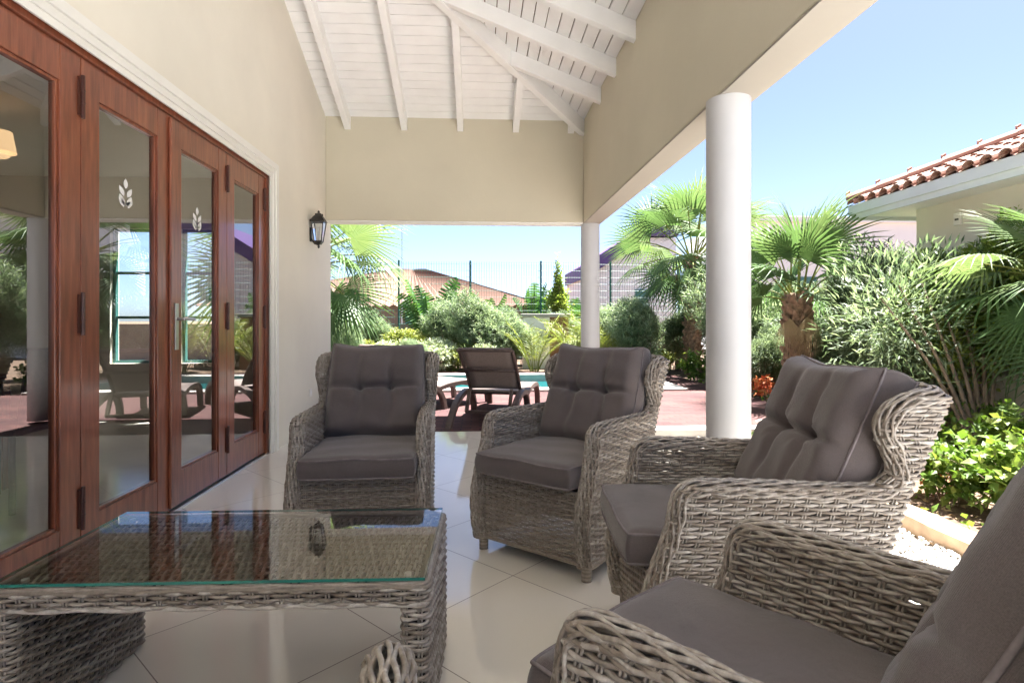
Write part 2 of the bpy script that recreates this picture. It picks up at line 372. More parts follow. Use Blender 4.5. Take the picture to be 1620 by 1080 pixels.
m, n_, l_, b_ = nt('white_pebble'); _a, _c = attr_ramp(n_, l_, [(0, (.42, .36, .30)), (.25, (.62, .58, .52)), (1, (.82, .80, .76))]); l_.new(_c, b_.inputs['Base Color']); b_.inputs['Roughness'].default_value = .7; M['pebble'] = m
tag(pebbles().build('pebbles', 'pebble', smooth=True), 'white gravel pebbles filling the strip beside the patio', 'gravel', kind='stuff')
# kerb along the garden bed, in separate cast lengths
kerb0 = None
for i in range(5):
    y0 = .6+i*1.0
    b = MB(); V = []
    for k, yy in enumerate(np.linspace(0, .985, 9)):
        j = .006*math.sin(yy*17+1)
        V.append([(0+j, yy, -.02), (0+j, yy, .068), (.018+j, yy, .082), (.13+j, yy, .085), (.152, yy, .065), (.152, yy, -.02)])
    b.grid(np.array(V)); b.P = [[0, 1, 2, 3, 4, 5], [48+5-q for q in range(6)]]
    if kerb0 is None: kerb0 = b.build('kerb_stone', 'kerb'); o = kerb0
    else: o = kerb0.copy(); S.collection.objects.link(o)
    o.location = (2.34, y0, -.04)
    o.rotation_euler = (0, 0, .0)
    tag(o, ['concrete kerb length nearest the camera, under the lime shrubs', 'second concrete kerb length from the camera, by the side-on armchair', 'third concrete kerb length, hidden low behind the side-on armchair', 'fourth concrete kerb length, behind the near white column', 'farthest concrete kerb length, meeting the red paving'][i], 'kerb', 'kerb lengths edging the garden bed')

# ------------------------------------------------------------------ the villa: wall, beams, columns, roof
WX = -1.74; BI, BO = 1.196, 1.376; BZ = 2.235; BY0, BY1 = 6.56, 6.78; CZ = 3.40; SL = .40
villa = empty('villa', (-2, 3, 0)); 
tag(villa, 'cream villa with covered patio, white rafters and mahogany folding doors', 'house')
def part(mb, name, m, parent=villa, **k):
    # world coordinates: undo the parent's offset
    loc = k.pop('loc', None)
    o = mb.build(name, m, parent, **k)
    base = Vector((0, 0, 0)); p = parent
    while p is not None: base += p.location; p = p.parent
    o.location = (Vector(loc) if loc else Vector((0, 0, 0))) - base
    return o
DY0, DY1, DZ = .44, 4.84, 2.29
b = MB()
b.box(WX-.16, WX, DY1+.03, BY1, -.15, 4.9); b.box(WX-.16, WX, -4.5, DY0-.03, -.15, 4.9); b.box(WX-.16, WX, DY0-.03, DY1+.03, DZ+.03, 4.9)
part(b, 'side_wall', 'wall')
# interior room
b = MB()
IX = -6.2
b.box(IX-.1, IX, -1, BY1-.16, 0, 2.75)
b.box(IX, WX-.16, -1, -.9, 0, 2.75)
wz0, wz1 = .62, 2.13; wins = [(-4.12, -3.68), (-3.36, -3.0)]
xs = [IX]+[q for w in wins for q in w]+[WX-.16]
for i in range(0, len(xs), 2): b.box(xs[i], xs[i+1], BY1-.16, BY1, 0, 2.75)
for w in wins: b.box(w[0], w[1], BY1-.16, BY1, 0, wz0); b.box(w[0], w[1], BY1-.16, BY1, wz1, 2.75)
part(b, 'end_wall', 'interior')
b = MB(); b.box(IX, WX-.16, -.9, BY1-.16, 2.70, 2.8); part(b, 'room_ceiling', 'plaster_white')
b = MB(); b.box(IX, WX-.05, -.9, BY1-.16, -.16, -.004); part(b, 'room_floor', mat('room_tile', (.65, .60, .54), .15, .06, 2))
for w in wins:
    b = MB(); x0, x1 = w
    for z in (wz0, wz0+.50, wz0+1.0, wz1-.03): b.box(x0, x1, BY1-.10, BY1-.07, z, z+.03)
    for x in (x0, x1-.03): b.box(x, x+.03, BY1-.11, BY1-.06, wz0, wz1)
    part(b, 'window_frame', 'tealframe')
# beams (rendered), soffit band, eaves fascia
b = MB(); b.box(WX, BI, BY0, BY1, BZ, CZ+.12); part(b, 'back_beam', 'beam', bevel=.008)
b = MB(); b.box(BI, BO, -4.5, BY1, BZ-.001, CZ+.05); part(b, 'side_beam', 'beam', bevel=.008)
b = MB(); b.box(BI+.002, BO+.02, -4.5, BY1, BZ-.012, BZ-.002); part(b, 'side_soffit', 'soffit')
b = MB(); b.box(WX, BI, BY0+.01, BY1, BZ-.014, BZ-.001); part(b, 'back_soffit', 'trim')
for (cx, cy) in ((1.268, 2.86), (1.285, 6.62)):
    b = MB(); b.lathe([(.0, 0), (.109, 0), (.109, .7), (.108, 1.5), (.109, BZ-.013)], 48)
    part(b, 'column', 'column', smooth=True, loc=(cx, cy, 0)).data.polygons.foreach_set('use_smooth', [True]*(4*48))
# ceiling planks: back slope (boards along X) and side slope (boards along Y), mitred on the hip
def zc_back(y): return CZ+SL*(BY0-y)
bk = MB(); sd = MB()
pw = .105; gap = .009
hipmax = BI-WX
y = 0.0; i = 0
while y < hipmax+.9:
    y0, y1 = -.95+y+gap, -.95+y+pw
    # t is the distance inward from the wall line
    def hx(t): return BI-t
    t0, t1 = y0, y1
    z0, z1 = CZ+SL*t0, CZ+SL*t1
    xl = WX-.0
    a = random.random()
    if t0 < hipmax:
        xr0, xr1 = max(hx(t0), xl+.01), max(hx(t1), xl+.005)
        V = [(xl, BY0-t0, z0), (xr0, BY0-t0, z0), (xr1, BY0-t1, z1), (xl, BY0-t1, z1)]
        V += [(p[0], p[1], p[2]+.018) for p in V]
        bk.add(V, [(0, 3, 2, 1), (4, 5, 6, 7), (0, 1, 5, 4), (1, 2, 6, 5), (2, 3, 7, 6), (3, 0, 4, 7)], a)
        V = [(BI-t0, BY0-t0, z0), (BI-t0, -4.5, z0), (BI-t1, -4.5, z1), (BI-t1, BY0-t1, z1)]
        V += [(p[0], p[1], p[2]+.018) for p in V]
        sd.add(V, [(0, 1, 2, 3), (4, 7, 6, 5), (0, 4, 5, 1), (1, 5, 6, 2), (2, 6, 7, 3), (3, 7, 4, 0)], a)
    y += pw; i += 1
part(bk, 'ceiling_boards', 'white'); part(sd, 'ceiling_boards', 'white')
# roof deck above so no light leaks
b = MB(); o_ = .95
def rz(t): return CZ+.03+SL*t
R_ = [(WX, BY0+o_, rz(-o_)), (BI+o_, BY0+o_, rz(-o_)), (WX, BY0-hipmax, rz(hipmax)), (BI+o_, -4.5, rz(-o_)), (WX, -4.5, rz(hipmax))]
V = R_+[(p[0], p[1], p[2]+.10) for p in R_]
b.add(V, [(0, 2, 1, 0), (5, 6, 7, 5)][:0] or [(1, 3, 4, 2), (6, 7, 9, 8)], .5); b.add(V, [(0, 1, 2), (5, 7, 6)], .5)
b.add(V, [(0, 5, 6, 1), (1, 6, 8, 3), (3, 8, 9, 4)], .5)
part(b, 'roof', 'farroof')
def rafter(p0, p1, w=.07, h=.145):
    b = MB(); p0, p1 = np.array(p0), np.array(p1); d = p1-p0; hd = np.array([d[0], d[1], 0]); hd /= np.linalg.norm(hd)
    side = np.array([-hd[1], hd[0], 0])*w/2; dn = np.array([0, 0, -h])
    V = [p0+side, p0-side, p0-side+dn, p0+side+dn, p1+side, p1-side, p1-side+dn, p1+side+dn]
    b.add(V, [(0, 1, 2, 3), (4, 7, 6, 5), (0, 4, 5, 1), (1, 5, 6, 2), (2, 6, 7, 3), (3, 7, 4, 0)])
    return b
for k in range(5):
    x = -1.494+.635*k; t = BI-x
    part(rafter((x, BY0+.01, CZ-.002), (x, BY0-t+.03, CZ+SL*t-.014)), 'rafter', 'white', bevel=.004)
for k in range(16):
    yy = 5.64-.635*k
    t = min(BY0-yy, hipmax)
    part(rafter((BI+.01, yy, CZ-.002), (BI-t+.03, yy, CZ+SL*t-.014)), 'rafter', 'white', bevel=.004)
part(rafter((BI, BY0, CZ+.004), (WX, BY0-hipmax, CZ+SL*hipmax+.004), .075, .175), 'hip_rafter', 'white', bevel=.004)
# door casing (moulded, mitred) and wooden frame
b = MB()
def casing(b, y0, y1, z1, x, prof):
    # prof: (out, thick) pairs, out = distance away from the opening
    for (o0, o1, th) in prof:
        b.box(x, x+th, y0-o1, y0-o0, 0, z1+o1); b.box(x, x+th, y1+o0, y1+o1, 0, z1+o1); b.box(x, x+th, y0-o0, y1+o0, z1+o0, z1+o1)
casing(b, DY0, DY1, DZ, WX+.0005, [(.0, .035, .014), (.035, .075, .022), (.075, .125, .034)])
part(b, 'door_trim', 'trim', bevel=.003)
b = MB(); FX0, FX1 = -1.86, -1.755
b.box(FX0, FX1, DY1-.03, DY1+.03, 0, DZ+.03); b.box(FX0, FX1, DY0-.03, DY0+.03, 0, DZ+.03); b.box(FX0, FX1, DY0+.03, DY1-.03, DZ-.02, DZ+.03)
part(b, 'door_frame', 'wood', bevel=.002)
b = MB(); b.box(FX0, -1.748, DY0, DY1, -.01, .012); part(b, 'door_sill', 'steel')
LW = (DY1-DY0)/6
doors = []
for i in range(6):
    y0 = DY0+i*LW+.003+(.03 if i == 0 else 0); y1 = DY0+(i+1)*LW-.003-(.03 if i == 5 else 0)
    z0, z1 = .02, DZ-.022; st = .122; X0, X1 = -1.815, -1.768
    gy0, gy1, gz0, gz1 = y0+st, y1-st, .215, 2.115
    b = MB()
    b.box(X0, X1, y0, gy0, z0, z1); b.box(X0, X1, gy1, y1, z0, z1)
    b.box(X0+.001, X1-.002, gy0, gy1, z0, gz0); b.box(X0+.001, X1-.002, gy0, gy1, gz1, z1)
    # glazing beads
    bd = .014
    for (a0, a1, c0, c1) in ((gy0, gy0+bd, gz0, gz1), (gy1-bd, gy1, gz0, gz1), (gy0+bd, gy1-bd, gz0, gz0+bd), (gy0+bd, gy1-bd, gz1-bd, gz1)):
        b.box(X0+.008, X1-.010, a0, a1, c0, c1)
    d = part(b, 'folding_door', 'wood', bevel=.0025); doors.append(d)
    g = MB(); g.add([(-1.793, gy0+.002, gz0+.002), (-1.793, gy1-.002, gz0+.002), (-1.793, gy1-.002, gz1-.002), (-1.793, gy0+.002, gz1-.002)], [(0, 1, 2, 3)])
    part(g, 'glass_pane', 'glass', d)
    if i in (1, 3, 5):      # hinge knuckles sit on the joint at the far side of this leaf... and on the jamb
        pass
    # hinges between pairs
    if i in (2, 4, 5):
        yh = y1+.003 if i != 5 else y1-.012
        for zz in (2.09, 1.13, .27):
            h = MB(); h.tube([(X1+.010, yh, zz-.095), (X1+.010, yh, zz+.095)], .0085, 10)
            h.box(X1-.001, X1+.006, yh-.022, yh+.022, zz-.085, zz+.085)
            h.tube([(X1+.010, yh, zz-.03), (X1+.010, yh, zz-.024)], .0105, 10); h.tube([(X1+.010, yh, zz+.024), (X1+.010, yh, zz+.03)], .0105, 10)
            part(h, 'hinge', 'hinge', d)
    if i == 4:
        h = MB(); yh = y0+.055
        h.box(X1, X1+.010, yh-.018, yh+.018, .93, 1.20); h.tube([(X1+.008, yh, 1.11), (X1+.052, yh, 1.11)], .010, 12)
        h.tube([(X1+.05, yh-.005, 1.11), (X1+.052, yh+.03, 1.112), (X1+.050, yh+.115, 1.108), (X1+.044, yh+.13, 1.106)], [.010, .010, .009, .007], 10)
        h.tube([(X1+.009, yh, 1.00), (X1+.013, yh, 1.00)], .008, 12)
        part(h, 'door_handle', 'steel', d, bevel=.003)
        b2 = MB(); b2.box(X1, X1+.016, y0-.022, y0+.010, z0+.01, z1-.01); part(b2, 'astragal', 'wood', d, bevel=.004)
    if i in (3, 4):         # frosted leaf emblem: one centre leaf and pairs of side leaves, V base
        e = MB(); yc = (y0+y1)/2-.005; zc = 1.745; s_ = .155
        def leafpoly(cy, cz, L, w, ang, cut=None):
            t = np.linspace(0, 1, 9); wd = w*np.sin(PI*t**.9)
            P = [(wd[k], t[k]*L) for k in range(9)]+[(-wd[k], t[k]*L) for k in range(7, 0, -1)]
            c, s2 = math.cos(ang), math.sin(ang)
            return [(cy+x*c+z*s2, cz-x*s2+z*c) for x, z in P]
        for (cy, cz, L, w, ang) in ((0, .20, .34, .08, 0), (-.055, -.06, .36, .075, -.48), (.055, -.06, .36, .075, .48), (-.075, -.42, .44, .10, -.30), (.075, -.42, .44, .10, .30), (-.02, -.36, .24, .045, -.62), (.02, -.36, .24, .045, .62)):
            poly = leafpoly(cy*s_, cz*s_-.01, L*s_, w*s_, ang)
            xx = -1.7915
            e.P = getattr(e, 'P', [])+[[e.n+q for q in range(len(poly))]]
            e.V.append(np.array([(xx, yc+p[0]*1.5, zc+p[1]) for p in poly])); e.A.append(np.full(len(poly), .5)); e.n += len(poly)
        e.F = [np.zeros((0, 4), int)]
        part(e, 'leaf_emblem', 'decal', d)

# wall lantern
def lantern():
    t = empty('wall_lantern', (WX, 5.98, 2.05)); tag(t, 'black iron wall lantern with clear panes on the cream wall', 'lantern')
    b = MB(); b.obox((.008, 0, -.05), (.008, 0, 0), (0, .035, 0), (0, 0, .07)); b.tube([(.01, 0, -.09), (.06, 0, -.14), (.10, 0, -.15), (.12, 0, -.13)], .009, 8)
    b.build('bracket', 'dark', t, smooth=True)
    cx = .115
    b = MB()
    def sq(r, z): return [(cx-r, -r, z), (cx+r, -r, z), (cx+r, r, z), (cx-r, r, z)]
    def band(b, r0, z0, r1, z1):
        V = np.array([sq(r0, z0), sq(r1, z1)]); b.grid(V, closeu=True)
    b1, t1 = sq(.048, -.12), sq(.082, .085)
    for k in range(4): b.tube([b1[k], t1[k]], .007, 6)
    for P in (b1, t1): 
        for k in range(4): b.tube([P[k], P[(k+1) % 4]], .008, 6)
    band(b, .03, -.15, .05, -.12); band(b, .0, -.15, .03, -.15); b.tube([(cx, 0, -.15), (cx, 0, -.175), (cx, 0, -.19)], [.014, .018, .004], 8)
    b.build('cage', 'dark', t)
    b = MB(); band(b, .10, .083, .058, .135); band(b, .058, .135, .040, .150); band(b, .04, .15, .04, .165); band(b, .04, .165, .0, .175); band(b, .10, .083, .0, .0825)
    b.tube([(cx, 0, .165), (cx, 0, .185), (cx, 0, .20)], [.012, .018, .006], 8)
    b.tube([(cx+.05, 0, .13), (cx+.05, 0, .15), (cx+.05, 0, .165)], [.008, .012, .004], 8); b.build('hood', 'dark', t)
    b = MB(); P0, P1 = sq(.046, -.115), sq(.080, .08)
    for k in range(4): b.add([P0[k], P0[(k+1) % 4], P1[(k+1) % 4], P1[k]], [(0, 1, 2, 3)])
    b.build('pane', 'lanternglass', t)
    b = MB(); b.tube([(cx, 0, -.11), (cx, 0, -.03)], .012, 10); b.tube([(cx, 0, -.03), (cx, 0, 0), (cx, 0, .03)], [.012, .016, .006], 10); b.build('candle_bulb', 'trim', t, smooth=True)
lantern(); bpy.data.objects['wall_lantern'].scale = (.74, .74, 1.0); bpy.data.objects['wall_lantern'].location.z = 2.03
b = MB(); b.box(0, .008, -.04, .04, -.04, .04)
t = empty('wall_outlet', (WX, 5.98, .36)); tag(t, 'small white socket plate low on the cream wall behind armchair', 'socket'); b.build('cover_plate', 'trim', t, bevel=.003)
b = MB(); b.tube([(.008, 0, 0), (.0095, 0, 0)], .02, 16); b.build('socket_face', 'white', t)
t = empty('pendant_lamp', (-3.50, 4.36, 2.40)); t.scale = (.72, .72, .85); tag(t, 'lit cream pendant lamp hanging inside behind the door glass', 'lamp')
b = MB(); b.lathe([(.115, .09), (.15, -.09), (.147, -.09), (.112, .088)], 32); b.build('lamp_shade', 'lampshade', t, smooth=True)
b = MB(); b.tube([(0, 0, .05), (0, 0, .38)], .006, 6); b.tube([(-.11, 0, .07), (.11, 0, .07)], .004, 5); b.lathe([(.03, .36), (.05, .375), (.05, .38)], 16); b.build('cord', 'dark', t)
b = MB(); b.lathe([(0, -.105), (.06, -.10), (.10, -.115), (.075, -.135), (0, -.14)], 20); b.build('lower_bowl', 'lampshade', t, smooth=True)
# indoor dining set, dim behind the glass
t = empty('dining_table', (-3.5, 3.2, 0), .0); tag(t, 'dark dining table inside the room behind the folding doors', 'table')
b = MB(); b.box(-.45, .45, -.8, .8, .71, .75); b.build('tabletop', 'wood', t, bevel=.005)
for sx in (-1, 1):
    for sy in (-1, 1): b = MB(); b.box(sx*.38-.03, sx*.38+.03, sy*.72-.03, sy*.72+.03, 0, .71); b.build('leg', 'wood', t)
dc = empty('dining_chair', (0, 0, 0))
b = MB(); b.box(-.22, .22, -.22, .22, .44, .48); b.build('seat', 'rattan', dc, bevel=.01)
b = MB(); V = [[(x, .22+.03*math.cos(x*7)+.06*q, .48+.46*q) for x in np.linspace(-.21, .21, 9)] for q in np.linspace(0, 1, 5)]; b.grid(np.array(V)); o = b.build('backrest', 'rattan', dc, smooth=True)
sm = o.modifiers.new('s', 'SOLIDIFY'); sm.thickness = .03
for sx in (-1, 1):
    for sy in (-1, 1): b = MB(); b.tube([(sx*.2, sy*.2, 0), (sx*.19, sy*.19, .45)], .016, 8); b.build('leg', 'rattan', dc)
for i, (x, y, r) in enumerate(((-2.85, 2.8, PI/2*-1), (-2.85, 3.6, -PI/2), (-4.15, 2.8, PI/2), (-4.15, 3.6, PI/2))):
    o = dc if i == 0 else copy_tree(dc)
    o.location = (x, y, 0); o.rotation_euler.z = r
    tag(o, ['dark indoor dining chair on the glass side, nearer end of the table', 'dark indoor dining chair on the glass side, farther end of the table', 'dark indoor dining chair on the far side, nearer end of the table', 'dark indoor dining chair on the far side, farther end of the table'][i], 'chair', 'dining chairs inside the room')

# ------------------------------------------------------------------ wicker armchair
TH = .056; TOPZ = .905; ARM = .645
_zf = np.array([.07, .15, .25, .33, .42, .50, .57, .615, .64]); _yf = np.array([-.345, -.362, -.368, -.355, -.325, -.295, -.280, -.270, -.245])
_zw = np.array([.64, .66, .69, .725, .77, .805, .84, .865, .89, .905]); _yw = np.array([.27, .315, .33, .315, .29, .285, .303, .335, .375, .41])
def yf(z): return float(np.interp(z, _zf, _yf)) if z <= ARM-.004 else float(np.interp(z, _zw, _yw))
def yb(z): return .170+.360*z
def ww(z): return .318+.022*max(0, (z-.60))/.3
def rowpath(z, x_off=0):
    """closed horizontal loop of the U-shaped wall at height z: outer skin, front cap, inner skin, other cap"""
    w = ww(z); y0 = yf(z); y1 = yb(z); r = TH/2; rc = .05
    P = []
    # right outer side going back
    y0c = y0+r
    P.append((w, y0c)); P.append((w, y1-rc))
    for a in np.linspace(0, PI/2, 7)[1:]: P.append((w-rc+rc*math.cos(a), y1-rc+rc*math.sin(a)))
    L = [(-x, y) for x, y in P][::-1]
    P = P+L
    # left front cap
    xc = -(w-r)
    for a in np.linspace(PI, 2*PI, 8)[1:]: P.append((xc+r*math.cos(a), y0c+r*math.sin(a)))
    wi = w-TH; yi = y1-TH; ri = .015
    P.append((-wi, yi-ri))
    for a in np.linspace(PI, PI/2, 4)[1:]: P.append((-wi+ri+ri*math.cos(a), yi-ri+ri*math.sin(a)))
    for a in np.linspace(PI/2, 0, 4): P.append((wi-ri+ri*math.cos(a), yi-ri+ri*math.sin(a)))
    P.append((wi, y0c))
    xc = w-r
    for a in np.linspace(PI, 2*PI, 8)[1:-1]: P.append((xc+r*math.cos(a), y0c+r*math.sin(a)))
    P.append(P[0]); P = np.array(P)
    return P
SP = .038        # stake spacing
def weave_rows(b, z, row, P, amp=.0052, r=.0049, sp=SP, n=6, k=None):
    """one weft strand round the closed path P; returns the points where it crosses the uprights"""
    if k is None: k = max(2, int(round(plen(P)/sp/2))*2)
    m = k*4; Q = resample(P, m+1)[:-1]
    T = np.roll(Q, -1, 0)-np.roll(Q, 1, 0); T /= np.linalg.norm(T, axis=1, keepdims=True)
    Nn = np.stack([T[:, 1], -T[:, 0]], -1)
    ph = np.arange(m)*PI/4+row*PI
    off = amp*np.sin(ph)[:, None]*Nn
    Z = z+RNG.normal(0, .0006)+.0008*np.sin(np.arange(m)*.37+row*1.7)
    b.tube(np.column_stack([Q+off, Z]), r, n, closed=True, a=np.repeat(np.clip(.5+RNG.normal(0, .13)+.2*np.sin(np.arange(m)*.13+row)+RNG.normal(0, .09, m), 0, 1), n), up=np.array([0, 0, 1.]))
    return np.column_stack([Q[2::4], np.full(k, z)]), T[2::4]
def uprights(b, peaks, step=3):
    """pairs of thin uprights through the crossing points of successive rows"""
    rows = peaks[::step]+([peaks[-1]] if (len(peaks)-1) % step else [])
    A = np.array([q[0] for q in rows]); T = np.array([q[1] for q in rows])
    for j in range(A.shape[1]):
        for o in (-.0042, .0042):
            P = A[:, j].copy(); P[:, :2] += T[:, j]*o; b.tube(P, .0029, 5, a=.62, caps=False)
def armchair():
    t = empty('wicker_armchair')
    # woven shell
    b = MB(); zs = np.arange(.085, TOPZ-.012, .0110); lo = []; hi = []
    kl = int(round(plen(rowpath(.3))/SP/2))*2; kh = int(round(plen(rowpath(.75))/SP/2))*2
    for i, z in enumerate(zs): (lo if z <= ARM-.004 else hi).append(weave_rows(b, z, i, rowpath(z), k=kl if z <= ARM-.004 else kh))
    # front apron under the seat, between the arms
    for i, z in enumerate(np.arange(.085, .375, .0110)):
        x = np.linspace(-.258, .258, 57); ph = np.arange(57)*2*PI/8+i*PI
        b.tube(np.column_stack([x, -.315+.0054*np.sin(ph)-.012*np.sin((z-.08)*9), np.full(57, z)+RNG.normal(0, .0006)]), .0049, 6, a=np.repeat(np.clip(.5+RNG.normal(0, .12)+RNG.normal(0, .09, 57), 0, 1), 6), caps=False, up=np.array([0, 0, 1.]))
    # seat deck weave (mostly under the cushion)
    b.build('woven_shell', 'wicker', t, smooth=True)
    # stakes (uprights) 
    s = MB()
    uprights(s, lo); uprights(s, hi)
    for x in np.linspace(-.258, .258, 57)[2::4]:
        for o in (-.0042, .0042): zz = np.linspace(.08, .372, 9); s.tube(np.column_stack([np.full(9, x+o), -.315-.012*np.sin((zz-.08)*9), zz]), .0029, 5, a=.62, caps=False)
    s.build('stakes', 'wicker', t, smooth=True)
    # inner frame (dark) that stops light leaking straight through the wall
    # braided edge that runs up the arm front, along the arm, up the wing and over the back
    e = MB(); pts = []; side = []
    r = TH/2
    prof = [(-.317, .075), (-.334, .15), (-.340, .25), (-.327, .33), (-.297, .42), (-.267, .50), (-.252, .57), (-.243, .603), (-.212, .619), (-.12, .620), (.0, .617), (.15, .611), (.27, .611), (.325, .624), (.352, .655), (.353, .70), (.334, .75), (.316, .79), (.319, .825), (.345, .853), (.375, .867), (.405, .875)]
    C = smoothcurve([(y, z) for y, z in prof], 90)
    for (y, z) in C: pts.append((ww(z)-r, y, z)); side.append((1, 0, 0))
    yc = yb(.88)-r; rc = .05; xw = ww(.88)-r
    for a in np.linspace(0, PI/2, 7)[1:]:
        pts.append((xw-rc+rc*math.cos(a), yc-rc+rc*math.sin(a), .876+.004*a)); side.append((math.cos(a), math.sin(a), 0))
    for x in np.linspace(xw-rc, 0, 14)[1:]: pts.append((x, yc, .883)); side.append((0, 1, 0))
    pts = np.array(pts); side = np.array(side, float)
    pts = np.vstack([pts, (pts*[-1, 1, 1])[-2::-1]]); side = np.vstack([side, (side*[-1, 1, 1])[-2::-1]*1])
    nh = len(C)
    d = np.r_[0, np.cumsum(np.linalg.norm(np.diff(pts, axis=0), axis=1))]
    m = 640; tt = np.linspace(0, d[-1], m)
    P = np.stack([np.interp(tt, d, pts[:, k]) for k in range(3)], -1); Sd = np.stack([np.interp(tt, d, side[:, k]) for k in range(3)], -1)
    Sd /= np.linalg.norm(Sd, axis=1, keepdims=True)+1e-9
    T = np.gradient(P, axis=0); T /= np.linalg.norm(T, axis=1, keepdims=True)
    Nn = np.cross(Sd, T); Nn /= np.linalg.norm(Nn, axis=1, keepdims=True)
    Nn[(Nn*np.array([0, -1, 0])+Nn*np.array([0, 0, 1])).sum(1) < 0] *= -1
    K = 11
    for k in range(K):
        base = (k+.5)/K*PI*1.10-.05*PI
        ph = tt*2*PI/.085
        phi = base+.10*np.sin(ph+(k % 3)*2*PI/3)
        R = r+.0040+.0024*np.cos(ph+(k % 3)*2*PI/3)
        Q = P+R[:, None]*(np.cos(phi)[:, None]*Sd+np.sin(phi)[:, None]*Nn)
        e.tube(Q, .0043, 7, a=np.repeat(np.clip(RNG.uniform(.3, .8)+RNG.normal(0, .1, m), 0, 1), 7), caps=False)
    # lower rim braid
    for kk, (zz, ro) in enumerate(((.078, .004), (.070, .008))):
        Pth = rowpath(.085); Q = resample(Pth, 200)[:-1]
        Tt = np.roll(Q, -1, 0)-np.roll(Q, 1, 0); Tt /= np.linalg.norm(Tt, axis=1, keepdims=True)
        Nh = np.stack([Tt[:, 1], -Tt[:, 0]], -1)
        e.tube(np.column_stack([Q+Nh*ro*.6+.002*np.sin(np.arange(199)*.5+kk*PI)[:, None]*Nh, np.full(199, zz)+.003*np.sin(np.arange(199)*.5+kk*PI)]), .006, 7, closed=True, a=.4)
        e.tube([(-.27, -.325, zz), (0, -.327, zz), (.27, -.325, zz)], .006, 7, a=.4)
    e.build('braided_edge', 'wicker', t, smooth=True)
    # dark seat deck
    c = MB(); c.box(-.255, .255, -.30, .21, .345, .365); c.build('seat_deck', 'core', t)
    for sx in (-1, 1):
        for yy in (-.30, .15):
            l = MB()
            for q in range(11): l.lathe([(.0225, .0+q*.0086), (.0245-.0004*(10-q), .0043+q*.0086), (.0225, .0086+q*.0086)], 14, (sx*.285, yy, 0), a=.3+.3*(q % 2))
            l.lathe([(0, .001), (.0225, .001)], 14, (sx*.285, yy, 0)); l.build('leg', 'wicker', t, smooth=True)
    # seat cushion
    cushion(t, 'seat_cushion', 'seat')
    cushion(t, 'back_cushion', 'back')
    return t
